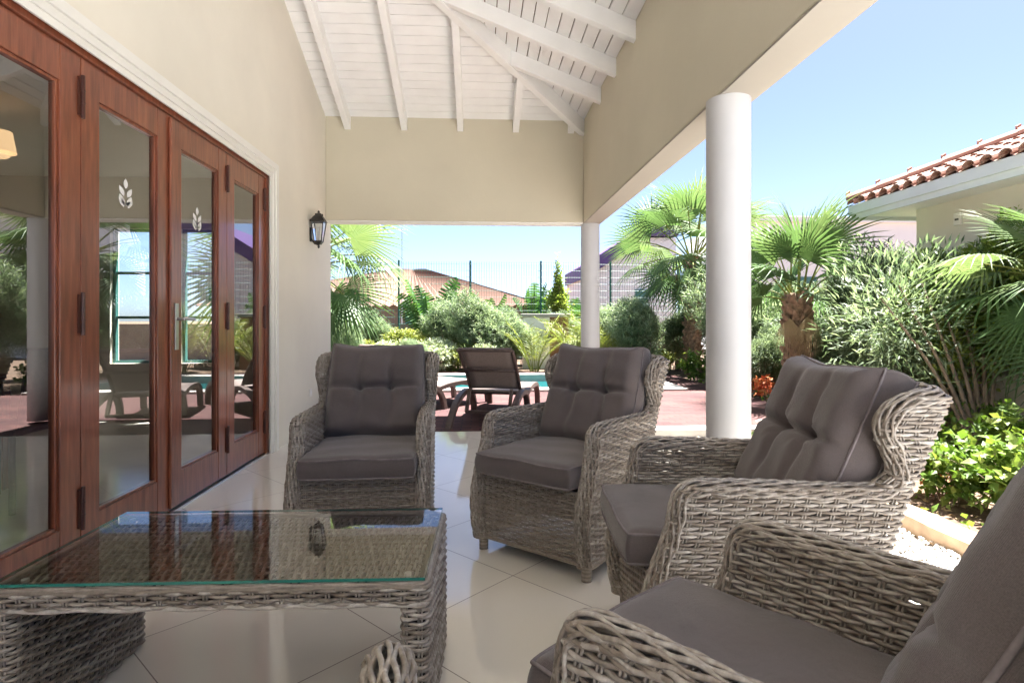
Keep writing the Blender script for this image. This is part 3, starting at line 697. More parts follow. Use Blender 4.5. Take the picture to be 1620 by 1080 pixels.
def cushion(t, name, kind):
    n = 46
    if kind == 'seat': W2, D2, H = .258, .322, .115
    else: W2, D2, H = .258, .264, .178
    u = np.linspace(-1, 1, n); U, V = np.meshgrid(u, u)     # V up / back
    ex = 7.0 if kind == 'seat' else 5.0
    # rounded-square map
    def sq(U, V):
        m = np.maximum(np.abs(U), np.abs(V)); k = 1-.028*(np.abs(U)*np.abs(V))**5
        return U*k, V*k
    UU, VV = sq(U, V)
    X = UU*W2; Y = VV*D2
    edge = np.clip(1-np.maximum(np.abs(U), np.abs(V)), 0, 1)
    if kind == 'seat':
        dome = (1-np.abs(U)**3)*(1-np.abs(V)**3)
        lip = 1-(1-np.clip(edge/.10, 0, 1))**2.2
        top = H*.36+H*.10*lip+.012*dome
        bot = -(H*.36+H*.10*lip+.004*dome)
        top += .0022*np.sin(X*21+Y*13)+.0018*np.sin(Y*34-X*9)
    else:
        lip = (1-(1-np.clip(edge/.22, 0, 1))**2.3)
        puff = .42+.58*lip
        top = H*.30+H*.36*lip
        bx, by = (-.33, .33), .02
        crease = np.exp(-((V-by)/.055)**2)*(.5+.5*np.exp(-(U/.75)**4))
        top -= .032*crease*lip
        for q in bx:
            w = .065+.04*np.abs(V-by)
            top -= (.026*np.exp(-((U-q+.04*np.sin(V*5))/w)**2)*np.exp(-((V-by)/.85)**2))*lip
            top -= .034*np.exp(-(((U-q)/.075)**2+((V-by)/.06)**2))
            top -= .016*np.exp(-(((U-q)/.20)**2+((V-by)/.16)**2))
        # wrinkles fanning from the buttons
        for q in bx:
            an = np.arctan2(V-by, U-q); rr = np.hypot(U-q, V-by)
            top += .0032*np.sin(an*9+q*5)*np.exp(-((rr-.16)/.12)**2)
        top += .0028*np.sin(U*9+V*4)*lip+.002*np.sin(V*14+U*3)*lip
        bot = -(H*.26+H*.12*lip)
        # slight slump: wider below
        X = X*(1+.02*(-V)); Y = Y-.016*np.cos(U*PI/2)*np.clip(V, 0, 1)**2+.004*np.sin(U*5)*V
        Y = Y + np.where(V > 0, .010*np.abs(U)**4*V, 0)
    A = np.stack([X, Y, top], -1); B = np.stack([X, Y, bot], -1)
    b = MB(); b.grid(A); b.grid(B[::-1])
    # side band
    idx = [(0, j) for j in range(n)]+[(i, n-1) for i in range(1, n)]+[(n-1, j) for j in range(n-2, -1, -1)]+[(i, 0) for i in range(n-2, 0, -1)]
    rim_t = np.array([A[i] for i in idx]); rim_b = np.array([B[i] for i in idx])
    c2 = (rim_t+rim_b)/2; outw = c2*[1, 1, 0]; outw /= np.linalg.norm(outw, axis=1, keepdims=True)
    hh = (rim_t[:, 2:3]-rim_b[:, 2:3])
    rows = []
    for q in np.linspace(0, 1, 7):
        bulge = (.010 if kind == 'seat' else .012)*math.sin(PI*q)
        rows.append(rim_b*(1-q)+rim_t*q+outw*bulge)
    b.grid(np.array(rows), closeu=True)
    pp = MB(); m_ = len(rim_t)
    pp.tube(rim_t+outw*.001, .0042, 8, closed=True, up=np.array([0, 0, 1.])); pp.tube(rim_b+outw*.001, .0042, 8, closed=True, up=np.array([0, 0, 1.]))
    o = b.build(name, 'fabric', t, smooth=True); o2 = pp.build('piping', 'piping', o, smooth=True)
    if kind == 'seat':
        o.location = (0, -.080, .432); o.rotation_euler = (math.radians(-1.5), 0, 0)
    else:
        o.rotation_euler = (math.radians(90-24.5), 0, 0); o.location = (0, .287, .700)
        for q in (-.33, .33):
            k = MB(); k.lathe([(.0, .007), (.008, .006), (.0125, .002), (.0125, -.004)], 16, (q*W2, .02*D2, H*.66-.032-.026-.034-.016+.004-.006))
            k.build('button', 'piping', o, smooth=True)
    return o
spots = [
    (-.567, 2.97, 2.5, 'wicker armchair facing the camera next to the cream wall, behind the glass table'),
    (.430, 2.812, -40.8, 'wicker armchair standing whole and angled left, in front of the far white column'),
    (.837, 1.855, -93.8, 'wicker armchair seen side on in front of the near white column, its wing high'),
    (.540, .895, -139.6, 'large foreground wicker armchair at lower right, cut by the right edge'),
    (-.386, .539, -172.5, 'wicker armchair nearest the camera, only its arm end showing beside the table leg')]
arm0 = armchair()
for i, (x, y, a, lab) in enumerate(spots):
    o = arm0 if i == 0 else copy_tree(arm0)
    o.location = (x, y, 0); o.rotation_euler = (0, 0, math.radians(a))
    if i == 4:
        for q in o.children:
            if q.name.startswith('back_cushion'): q.scale = (1, .74, 1); q.location.z -= .085   # small squashed pillow
    tag(o, lab, 'armchair', 'wicker armchairs around the glass table')

# ------------------------------------------------------------------ coffee table
def coffee_table():
    t = empty('coffee_table', (-.672, 1.745, 0), math.radians(-1.0)); tag(t, 'low grey wicker coffee table with clear glass top and panel legs', 'table')
    hx, hy = .545, .275; H = .428
    def loopxy(hx, hy, rc=.02):
        P = []
        for (sx, sy, a0) in ((1, 1, 0), (-1, 1, PI/2), (-1, -1, PI), (1, -1, 1.5*PI)):
            for a in np.linspace(a0, a0+PI/2, 4): P.append((sx*(hx-rc)+rc*math.cos(a), sy*(hy-rc)+rc*math.sin(a)))
        P.append(P[0]); return np.array(P)
    b = MB(); pk = [weave_rows(b, z, i, loopxy(hx, hy)) for i, z in enumerate(np.arange(.388, H-.004, .0108))]; uprights(b, pk, 1)
    Q = resample(loopxy(hx, hy), 260)[:-1]
    for kk in range(5):
        ph = np.arange(259)*2*PI/14+kk*2*PI/3
        sc = [1.0, .985, .97, .955, 1.003][kk]; zz = [H-.004, H+.001, H+.002, H+.001, .382][kk]
        b.tube(np.column_stack([Q[:, 0]*(1-(1-sc)*.45), Q[:, 1]*(1-(1-sc)*.95), zz+.0020*np.cos(ph)]), .006, 7, closed=True, a=.3+.15*kk)
    b.build('apron', 'wicker', t, smooth=True)
    b = MB()       # woven top deck: wefts across Y, wavy
    for i, x in enumerate(np.arange(-hx+.035, hx-.03, .0108)):
        m = 57; y = np.linspace(-hy+.022, hy-.022, m); ph = np.arange(m)*2*PI/8+i*PI
        b.tube(np.column_stack([np.full(m, x)+.0012*np.sin(ph*.5), y, H-.007+.0052*np.sin(ph)]), .0045, 6, caps=False, a=np.repeat(np.clip(.5+RNG.normal(0, .15)+RNG.normal(0, .15, m), 0, 1), 6), up=np.array([0, 0, 1.]))
    for y in np.arange(-hy+.03, hy-.02, SP): b.tube([(-hx+.03, y, H-.007), (hx-.03, y, H-.007)], .0036, 5, a=.3)
    b.build('woven_top', 'wicker', t, smooth=True)
    c = MB(); c.box(-hx+.02, hx-.02, -hy+.02, hy-.02, H-.040, H-.020); c.build('top_board', 'core', t)
    for s in (-1, 1):
        b = MB()
        pk = [weave_rows(b, z, i, loopxy(.033, hy-.0, .018)+[s*(hx-.033), 0]) for i, z in enumerate(np.arange(.008, .385, .0112))]; uprights(b, pk)
        o = b.build('leg', 'wicker', t, smooth=True)
        c = MB(); c.box(s*(hx-.033)-.022, s*(hx-.033)+.022, -hy+.012, hy-.012, .012, .385); c.build('leg_core', 'core', o)
    g = MB(); gx, gy = hx-.008, hy-.004; z0, z1 = H+.012, H+.020
    g.add([(-gx, -gy, z1), (gx, -gy, z1), (gx, gy, z1), (-gx, gy, z1)], [(0, 1, 2, 3)])
    go = g.build('glass_top', 'tableglass', t)
    g = MB()
    for (a, c_) in (((-gx, -gy), (gx, -gy)), ((gx, -gy), (gx, gy)), ((gx, gy), (-gx, gy)), ((-gx, gy), (-gx, -gy))):
        g.add([(*a, z0), (*c_, z0), (*c_, z1-.0003), (*a, z1-.0003)], [(0, 1, 2, 3)])
    g.build('glass_edge', 'glassedge', go)
    for sx in (-1, 1):
        for sy in (-1, 1): k = MB(); k.lathe([(0, H+.0115), (.009, H+.0112), (.009, H+.004)], 12, (sx*(gx-.05), sy*(gy-.05), 0)); k.build('glass_pad', 'trim', t)
coffee_table()

# ------------------------------------------------------------------ sun loungers
def lounger():
    t = empty('sun_lounger')
    Wd = .66
    def wave(x0, w=.07):
        pr = smoothcurve([(0, .0), (.10, .10), (.28, .235), (.50, .315), (.75, .345), (.98, .30), (1.10, .18), (1.15, .0)], 30)
        pr2 = smoothcurve([(1.00, .30), (1.22, .335), (1.50, .345), (1.78, .32), (1.95, .20), (2.0, .0)], 30)
        b = MB()
        for P, th in ((pr, .06), (pr2, .06)):
            T = np.gradient(P, axis=0); T /= np.linalg.norm(T, axis=1, keepdims=True); N_ = np.stack([-T[:, 1], T[:, 0]], -1)
            th_ = th*np.ones(len(P))
            up, lo = P+N_*0, P-N_*th_[:, None]
            V = np.stack([np.column_stack([np.full(len(P), x0-w/2), up]), np.column_stack([np.full(len(P), x0+w/2), up]), np.column_stack([np.full(len(P), x0+w/2), lo]), np.column_stack([np.full(len(P), x0-w/2), lo])], 1)
            b.grid(V, closeu=True); b.P = getattr(b, 'P', [])+[[b.n-4, b.n-3, b.n-2, b.n-1]]
        return b
    for x in (-Wd/2, Wd/2): wave(x).build('side_rail', 'rattan', t, bevel=.008)
    # seat slats/sling
    P = smoothcurve([(.72, .33), (.98, .30), (1.22, .325), (1.5, .335), (1.78, .31), (1.93, .22)], 26)
    b = MB(); b.grid(np.array([[(x, y, z+.008) for x in (-Wd/2+.03, Wd/2-.03)] for y, z in P])); o = b.build('seat', 'sling', t, smooth=True)
    m = o.modifiers.new('s', 'SOLIDIFY'); m.thickness = .025
    # backrest hinged up
    b0 = np.array([.80, .34]); tp = np.array([.32, .80])
    PB = smoothcurve([b0, b0+(tp-b0)*.3+np.array([.02, .015]), b0+(tp-b0)*.7+np.array([.012, .01]), tp, tp+np.array([-.045, .012])], 20)
    b = MB(); b.grid(np.array([[(x, y+.03*(1-(x/.3)**2), z) for x in np.linspace(-.29, .29, 7)] for y, z in PB])); o = b.build('backrest', 'sling', t, smooth=True)
    m = o.modifiers.new('s', 'SOLIDIFY'); m.thickness = .028
    b = MB()
    for x in (-.295, .295): b.tube([(x, y, z) for y, z in PB], .02, 8)
    b.tube([(-.295, PB[-1][0], PB[-1][1]), (.295, PB[-1][0], PB[-1][1])], .02, 8)
    y_, z_ = b0+(tp-b0)*.55; b.obox((0, y_-.015, z_-.02), (.29, 0, 0), (0, .006, .004), (0, -.006, .012)); b.build('back_frame', 'rattan', o, smooth=True)
    b = MB()
    for x in (-.24, .24): b.obox((x, .50, .24), (.018, 0, 0), (0, .075, .12), (0, .018, -.011))
    b.obox((0, .44, .125), (.25, 0, 0), (0, .02, 0), (0, 0, .016)); b.build('back_prop', 'rattan', t, bevel=.004)
    b = MB(); b.obox((0, .86, .29), (Wd/2-.03, 0, 0), (0, .025, 0), (0, 0, .02)); b.obox((0, 1.85, .26), (Wd/2-.03, 0, 0), (0, .025, 0), (0, 0, .02)); b.build('cross_bar', 'rattan', t, bevel=.004)
    return t
lg = lounger()
for i, (x, y, a, lab) in enumerate(((-.02, 5.86, -14, 'brown resin sun lounger with raised back, between the two rear armchairs'), (-1.45, 6.75, -42, 'brown resin sun lounger mostly hidden behind the left armchair'))):
    o = lg if i == 0 else copy_tree(lg)
    o.location = (x, y, -.03); o.rotation_euler.z = math.radians(a); tag(o, lab, 'sun lounger', 'sun loungers beside the pool')

# ------------------------------------------------------------------ plants
def nrm(v): return v/(np.linalg.norm(v, axis=-1, keepdims=True)+1e-9)
def leaves(b, P, D, L, Wd, fold=.25, curl=.15, val=None, Nn=None):
    """many simple leaves: base P, direction D, length L, half width Wd; 6 verts, 4 faces each"""
    n = len(P); D = nrm(D); L = np.broadcast_to(L, (n,))[:, None]; Wd = np.broadcast_to(Wd, (n,))[:, None]
    if Nn is None: Nn = RNG.normal(0, 1, (n, 3))*.6+[0, 0, 1]
    Sd = nrm(np.cross(D, Nn)); Nn = nrm(np.cross(Sd, D))
    base = P; tip = P+D*L-Nn*curl*L; m1 = P+D*L*.45+Nn*0
    r1 = P+D*L*.42+Sd*Wd+Nn*fold*Wd; l1 = P+D*L*.42-Sd*Wd+Nn*fold*Wd
    V = np.stack([base, r1, tip, l1, m1], 1).reshape(-1, 3)
    f = np.array([(0, 1, 4), (1, 2, 4), (2, 3, 4), (3, 0, 4)])
    F = (f[None]+(np.arange(n)*5)[:, None, None]).reshape(-1, 3)
    if val is None: val = RNG.uniform(0, 1, n)
    b.add(V, F, np.repeat(val, 5))
def shrub(R, nshoot, per, L, Wd, shoot=.25, up=.5, lump=.25, seed=0, angle=.9, inner=.25, bottom=.0, valup=.35):
    """leaf mass in an ellipsoid with radii R sitting on z=0"""
    global RNG
    RNG = np.random.default_rng(seed)
    b = MB(); R = np.array(R, float)
    d = nrm(RNG.normal(0, 1, (nshoot, 3))); d[:, 2] = np.abs(d[:, 2])*RNG.choice([1, 1, 1, -.75], nshoot)
    d = nrm(d)
    ks = nrm(RNG.normal(0, 1, (9, 3))); lm = np.zeros(nshoot)
    for q, kx in enumerate(ks): lm += np.exp(-((1-d@kx)/.12))*RNG.uniform(.3, 1.2)
    rad = (1-lump+lump*np.clip(lm, 0, 1.3))*RNG.uniform(inner, 1, nshoot)**.45
    C = np.array([0, 0, R[2]*.5+bottom]); Rr = np.array([R[0], R[1], R[2]*.5])
    base = C+d*Rr*rad[:, None]
    out = nrm(nrm(d*Rr)+[0, 0, up]+RNG.normal(0, .25, (nshoot, 3)))
    base = base-out*shoot*.6
    base[:, 2] = np.maximum(base[:, 2], .02)
    t = np.linspace(.1, 1, per); S_ = shoot*RNG.uniform(.6, 1.25, nshoot)
    P = base[:, None]+out[:, None]*(t[None]*S_[:, None])[..., None]
    P[..., 2] -= (t[None]**2)*.12*S_[:, None]
    an = RNG.uniform(0, 2*PI, (nshoot, 1))+np.arange(per)*2.4
    a_ = nrm(np.cross(out, [.3, .2, 1])); b_ = np.cross(out, a_)
    ring = np.cos(an)[..., None]*a_[:, None]+np.sin(an)[..., None]*b_[:, None]
    D = out[:, None]*(1-.35*angle)+ring*angle
    D = D.reshape(-1, 3)+RNG.normal(0, .15, (nshoot*per, 3)); P = P.reshape(-1, 3)
    sz = RNG.uniform(.7, 1.2, len(P))
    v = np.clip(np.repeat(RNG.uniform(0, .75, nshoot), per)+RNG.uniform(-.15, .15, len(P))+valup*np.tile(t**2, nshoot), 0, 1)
    leaves(b, P, D, L*sz, Wd*sz, val=v, Nn=np.array([0, 0, 1])+RNG.normal(0, .5, (len(P), 3)))
    return b, base, out, S_
def stems(base, out, S_, foot, n=26, r=.008, spread=.12):
    b = MB(); idx = RNG.choice(len(base), min(n, len(base)), replace=False)
    for i in idx:
        f = np.array([foot[0]+RNG.normal(0, spread), foot[1]+RNG.normal(0, spread), 0]); e = base[i]+out[i]*S_[i]*.9
        mid = f*.4+e*.6; mid[:2] = f[:2]*.65+e[:2]*.35
        b.tube(smoothcurve([f, mid, e], 8), np.linspace(r, r*.35, 8), 5, a=.5)
    return b
def make_shrub(name, mleaf, seed, **k):
    st = k.pop('stem', True); sp = k.pop('spread', .12); ns = k.pop('nstem', 26); sr = k.pop('stemr', .008)
    t = empty(name); b, base, out, S_ = shrub(seed=seed, **k)
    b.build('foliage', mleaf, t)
    if st: stems(base, out, S_, (0, 0), n=ns, r=sr, spread=sp).build('stems', 'bark', t, smooth=True)
    return t
def fan_leaf(L=.75, nseg=34, spread=2.1, cup=.15, droop=.18, tipdroop=.22, split=.45, val=.5):
    """palmate leaf at origin, axis +x, normal +z"""
    an = np.linspace(-spread, spread, nseg); da = an[1]-an[0]
    rr = np.array([.02, .28, split, .78, 1.0]); V = []; F = []
    for i, a in enumerate(an):
        Ls = L*(1-.28*(abs(a)/spread)**2)*RNG.uniform(.93, 1.05)
        c, s = math.cos(a), math.sin(a)
        td = RNG.uniform(.5, 1.5)*tipdroop
        for q, r in enumerate(rr):
            d = r*Ls; hw = min(r, split)*Ls*math.tan(da/2)*(1.0 if r < split else .86)
            if r > split: hw = split*Ls*math.tan(da/2)*(1-(r-split)/(1-split))**.8*.80
            z = cup*d*(abs(a)/spread)-droop*d*d/L-(td*max(0, r-split)**1.6*L*1.6)
            sh = -.35*hw
            V += [(d*c+hw*s, d*s-hw*c, z+sh), (d*c, d*s, z), (d*c-hw*s, d*s+hw*c, z+sh)]
        k = i*15
        for q in range(4):
            o = k+q*3; F += [(o, o+3, o+4, o+1), (o+1, o+4, o+5, o+2)]
    V = np.array(V); return V, np.array(F), np.clip(val+np.repeat(RNG.uniform(-.1, .1, nseg), 15), 0, 1)
def place_leaf(b, V, F, A, origin, direc, normal_hint=(0, 0, 1), roll=0):
    x = nrm(np.array(direc, float)); nh = np.array(normal_hint, float)
    y = nrm(np.cross(nh, x)); z = np.cross(x, y)
    if roll: y, z = y*math.cos(roll)+z*math.sin(roll), z*math.cos(roll)-y*math.sin(roll)
    b.add(V@np.stack([x, y, z])+np.array(origin), F, A)
def fan_palm(H=2.4, trunk_r=.20, nleaf=28, L=.8, pet=.8, seed=1, top_el=80, bot_el=-35, dead=6, az0=0, spreadaz=2*PI, boots=True):
    global RNG
    RNG = np.random.default_rng(seed)
    t = empty('fan_palm'); c = MB(); tr = MB(); dd = MB(); pt = MB()
    for i in range(nleaf):
        f = (i+.5)/nleaf; el = math.radians(top_el+(bot_el-top_el)*f**1.05+RNG.normal(0, 5)); az = az0+i*2.39996 % (2*PI) if spreadaz > 6 else az0+RNG.uniform(-spreadaz/2, spreadaz/2)
        dr = np.array([math.cos(az)*math.cos(el), math.sin(az)*math.cos(el), math.sin(el)])
        hz = np.array([math.cos(az), math.sin(az), 0])
        p0 = np.array([0, 0, H-.12*f])+hz*trunk_r*.5
        pl = pet*RNG.uniform(.75, 1.15)*(.7+.5*math.sin(PI*min(1, f+.2)))
        p1 = p0+dr*pl*.6; p2 = p0+dr*pl+np.array([0, 0, -.10*pl*math.cos(el)])
        pt.tube(smoothcurve([p0, p1, p2], 7), np.linspace(.016, .008, 7)*L/.8, 5, a=.75)
        bd = nrm(dr+np.array([0, 0, -.28*(1-abs(math.sin(el)))-.1]))
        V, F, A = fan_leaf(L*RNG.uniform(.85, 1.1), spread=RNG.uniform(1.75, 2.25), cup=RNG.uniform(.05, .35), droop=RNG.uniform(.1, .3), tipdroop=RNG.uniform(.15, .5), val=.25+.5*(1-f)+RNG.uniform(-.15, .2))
        up = np.array([0, 0, 1.]) if el < 1.1 else -hz
        place_leaf(c, V, F, A, p2, bd, up-hz*(.5 if el < 1.1 else 0), roll=RNG.normal(0, .55))
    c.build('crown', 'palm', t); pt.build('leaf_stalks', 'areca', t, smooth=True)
    if dead:
        for i in range(dead):
            az = RNG.uniform(0, 2*PI); hz = np.array([math.cos(az), math.sin(az), 0]); p0 = np.array([0, 0, H-.15-.2*RNG.uniform()])+hz*trunk_r
            V, F, A = fan_leaf(L*.7, nseg=22, spread=.7, droop=.5, val=.5); place_leaf(dd, V, F, A, p0+hz*.12-np.array([0, 0, .1]), hz*.35+np.array([0, 0, -1]), hz)
        dd.build('dry_fronds', 'dryleaf', t)
    zz = np.linspace(0, H, 14); tr.tube([(0, 0, z) for z in zz], trunk_r*(.82+.12*np.sin(zz*9)-.05*zz/H), 14)
    if boots:
        n = int(H*60)
        for i in range(n):
            z = i/n*H*.98; az = i*2.39996; hz = np.array([math.cos(az), math.sin(az), 0]); sd = np.array([-hz[1], hz[0], 0])
            w = trunk_r*RNG.uniform(.28, .42); h = RNG.uniform(.09, .16); o = RNG.uniform(.02, .075)
            p = hz*trunk_r*.80+np.array([0, 0, z])
            V = [p-sd*w-[0, 0, h*.3], p+sd*w-[0, 0, h*.3], p+sd*w*.55+hz*(o)+[0, 0, h], p-sd*w*.55+hz*(o)+[0, 0, h], p+hz*(o+.02)+[0, 0, h*.75], p+sd*w*.5+[0, 0, h*.9], p-sd*w*.5+[0, 0, h*.9]]
            tr.add(V, [(0, 1, 4), (1, 2, 4), (2, 3, 4), (3, 0, 4), (2, 5, 6), (2, 6, 3), (1, 5, 2), (0, 3, 6)], RNG.uniform())
    tr.build('trunk', 'trunk', t)
    return t
def put(o, x, y, lab, cat, rz=0, sc=1, group=None, z=-.09):
    o.location = (x, y, z); o.rotation_euler.z = rz
    o.scale = (sc, sc, sc) if not isinstance(sc, tuple) else sc
    if 'group' in o and group is None: del o['group']
    tag(o, lab, cat, group); return o
def at(px, d):     # plan position seen at photo pixel column px and depth d
    th = math.radians(3.2); r = (px-810)/905*d
    return r*math.cos(th)+d*math.sin(th), d*math.cos(th)-r*math.sin(th)
# palms
x, y = at(1096, 12.5); put(fan_palm(2.6, .18, 34, .98, .98, 21, 84, -48, 4), x, y, 'tall fan palm partly behind the near white column', 'palm tree')
x, y = at(1262, 8.0); put(fan_palm(1.56, .18, 19, .80, .62, 12, 86, 2, 2), x, y, 'short fan palm with shaggy trunk, right of the near column', 'palm tree')
x, y = at(470, 9.2); put(fan_palm(2.1, .17, 38, 1.0, .95, 9, 75, -60, 4), x, y, 'fan palm spreading drooping leaves past the end of the cream wall', 'palm tree')
x, y = at(1745, 4.9); put(fan_palm(1.45, .14, 26, .70, .66, 33, 60, -45, 5), x, y, 'low fan palm with drooping leaf tips at the right edge', 'palm tree')
# oleander: three meshes reused
ol = [make_shrub('oleander_bush', 'oleander', 40+i, R=(.95, .95, 2.25), nshoot=1750, per=14, L=.115, Wd=.0095, shoot=.34, up=.8, lump=.5, angle=.75, inner=.10, nstem=40, spread=.18, stemr=.013) for i in range(2)]
olp = [(1175, 10.0, 1.0, 'oleander bush just right of the near column base, behind the short palm'), (1010, 12.0, .85, 'dark oleander bush left of the tall fan palm'),
       (1335, 9.4, 1.05, 'oleander bush between the short palm and the tiled house'), (1235, 10.3, .95, 'oleander bush directly behind the short fan palm'),
       (1425, 7.0, 1.03, 'tall oleander bush below the corner of the tiled roof'), (1480, 7.1, .92, 'oleander bush under the wall box of the tiled house'),
       (1400, 8.4, 1.0, 'oleander bush rising behind the side-on armchair'), (1150, 12.6, .9, 'oleander bush at the foot of the tall fan palm'), (1215, 9.0, .55, 'low oleander bush left of the short palm trunk'), (1320, 8.0, .55, 'low oleander bush right of the short palm trunk'), (1450, 6.4, .6, 'low oleander bush behind the wing of the side-on armchair')]
used = [False, False]
for i, (px, d, sc, lab) in enumerate(olp):
    k = i % 2
    o = ol[k] if not used[k] else copy_tree(ol[k]); used[k] = True
    x, y = at(px, d); put(o, x, y, lab, 'oleander', i*1.3, sc, 'oleander bushes screening the garden')
# centre oleander, beyond the pool
o = copy_tree(ol[0]); x, y = at(762, 13.4); put(o, x, y, 'light green bushy shrub standing behind the central sun lounger', 'shrub', .4, (1.05, .8, .88))
o = copy_tree(ol[1]); x, y = at(545, 11.2); put(o, x, y, 'dark shrub at the foot of the left fan palm', 'shrub', 2, .62)
o = copy_tree(ol[1]); x, y = at(868, 14.6); put(o, x, y, 'green shrub behind the low white garden wall', 'shrub', 1, .55)
# leaning bare oleander stems
b = MB(); x0, y0 = at(1545, 5.2)
for k in range(7):
    e = at(1390+k*32, 5.6+.12*k); b.tube(smoothcurve([(x0+.05*k, y0+.03*k, -.09), ((x0*.6+e[0]*.4)+.03*k, (y0+e[1])/2, .65), (e[0], e[1], 1.35+.10*(k % 3))], 10), np.linspace(.022, .008, 10), 6)
t = empty('bare_stemmed_shrub', (0, 0, 0)); b.build('stems', 'bark', t, smooth=True)
lf = MB(); P = []; D = []
for k in range(7):
    e = np.array([*at(1390+k*32, 5.6+.12*k), 1.35+.10*(k % 3)])
    q = np.clip(RNG.normal(0, 1, (520, 3)), -1.7, 1.7)*[.20, .20, .24]; P.append(e+q*[1.3, 1.3, 1.4]-[0, 0, .25]); D.append(nrm(q)+[0, 0, .4]+RNG.normal(0, .4, (520, 3)))
leaves(lf, np.vstack(P), np.vstack(D), .12, .010); lf.build('foliage', 'oleander', t); tag(t, 'leggy shrub with bare leaning stems beside the lime plants', 'shrub')
# ficus hedge and bright shrubs at the right
fi = make_shrub('hedge_bush', 'ficus', 60, R=(.8, .8, 2.2), nshoot=1700, per=10, L=.075, Wd=.020, shoot=.26, up=.5, lump=.5, angle=.8, inner=.25, nstem=14, stemr=.02, spread=.2)
x, y = at(1525, 6.1); put(fi, x, y, 'dense small-leaved hedge bush in front of the tiled house wall', 'shrub', 0, 1.0)
o = copy_tree(fi); x, y = at(1660, 5.9); put(o, x, y, 'taller small-leaved hedge bush cut by the right edge', 'shrub', 2, 1.06)
li = make_shrub('lime_shrub', 'lime', 70, R=(.42, .42, .50), nshoot=105, per=8, L=.075, Wd=.026, shoot=.20, up=.3, lump=.4, angle=.85, inner=.3, nstem=20, stemr=.005, spread=.06)
lp = [(1505, 3.75, .80, 'lime green leafy shrub nearest the kerb and the side-on armchair'), (1605, 3.45, .95, 'lime green shrub leaning over the kerb at the right edge'), (1625, 4.4, 1.1, 'taller lime green shrub behind the kerbside pair'),
      (1470, 4.9, .7, 'small lime green shrub showing past the wing of the side-on armchair'), (1108, 10.9, 1.15, 'bright green bush left of the near column base'), (1560, 5.4, .8, 'pale lime shrub at the foot of the bare stems')]
for i, (px, d, sc, lab) in enumerate(lp):
    o = li if i == 0 else copy_tree(li); x, y = at(px, d); put(o, x, y, lab, 'shrub', i*1.7, sc, 'lime green shrubs in the planting bed')
fl = make_shrub('flowering_plant', 'flower', 77, R=(.16, .16, .26), nshoot=26, per=5, L=.05, Wd=.02, shoot=.08, up=.4, stem=True, nstem=8, stemr=.003, spread=.03)
for i, (px, d, sc, lab) in enumerate(((1488, 3.9, .9, 'reddish brown leafy plant among the lime shrubs'), (1212, 8.3, 1.5, 'orange flowering plant at the foot of the short palm'), (1200, 8.9, 1.2, 'orange flowering plant beside the near column base'))):
    o = fl if i == 0 else copy_tree(fl); x, y = at(px, d); put(o, x, y, lab, 'plant', i, sc, 'orange leaved bedding plants')
# low ground cover in the bed
b = MB(); n = 5200
gx = RNG.uniform(2.55, 6.0, n); gy = RNG.uniform(2.2, 9.5, n); cl = np.sin(gx*3.1+1)*np.sin(gy*2.3)+np.sin(gx*1.3+gy*1.9); k = (cl > .35) & ~((gx < 4.1) & (gy > 5.4))
P = np.stack([gx, gy, np.full(n, -.08)], -1)[k]; P[:, 2] += RNG.uniform(0, .12, len(P))
leaves(b, P, RNG.normal(0, 1, (len(P), 3))+[0, 0, .9], .07, .018)
tag(b.build('ground_cover', 'lime'), 'low green ground cover scattered over the planting bed', 'ground cover', kind='stuff')
b = MB(); n = 1600
P = np.stack([RNG.uniform(2.55, 5.5, n), RNG.uniform(1.5, 8, n), np.full(n, -.083)], -1)
for p in P[:1600:4]: b.obox(p, (RNG.uniform(.006, .022), .004, 0), (-.003, RNG.uniform(.006, .018), 0), (0, 0, .006), RNG.uniform())
leaves(b, P, RNG.normal(0, 1, (n, 3))*[1, 1, .1], .05, .013)
tag(b.build('leaf_litter', 'dryleaf'), 'dry leaves and grit lying on the garden soil', 'leaf litter', kind='stuff')
# silver shrubs, areca palms beyond the pool
gr = make_shrub('silver_bush', 'grey', 80, R=(.55, .55, .75), nshoot=700, per=9, L=.05, Wd=.012, shoot=.14, up=.4, lump=.25, angle=.8, inner=.5, nstem=12, spread=.1)
for i, (px, d, sc, lab) in enumerate(((690, 12.9, 1.1, 'silvery rounded bush left of the central sun lounger'), (765, 12.7, .95, 'silvery rounded bush directly behind the central lounger back'), (610, 13.0, 1.0, 'silvery bush behind the left armchair'))):
    o = gr if i == 0 else copy_tree(gr); x, y = at(px, d); put(o, x, y, lab, 'shrub', i, sc, 'silvery bushes along the pool')
yl = make_shrub('variegated_shrub', 'areca', 85, R=(.8, .6, 1.1), nshoot=800, per=9, L=.075, Wd=.018, shoot=.2, up=.5, lump=.35, angle=.8, inner=.4, nstem=12)
x, y = at(640, 13.9); put(yl, x, y, 'yellow green shrub between the left palm and the banana plant', 'shrub', 0, 1.05)
o = copy_tree(yl); x, y = at(575, 13.2); put(o, x, y, 'yellow green shrub low behind the left fan palm', 'shrub', 1.4, .8)
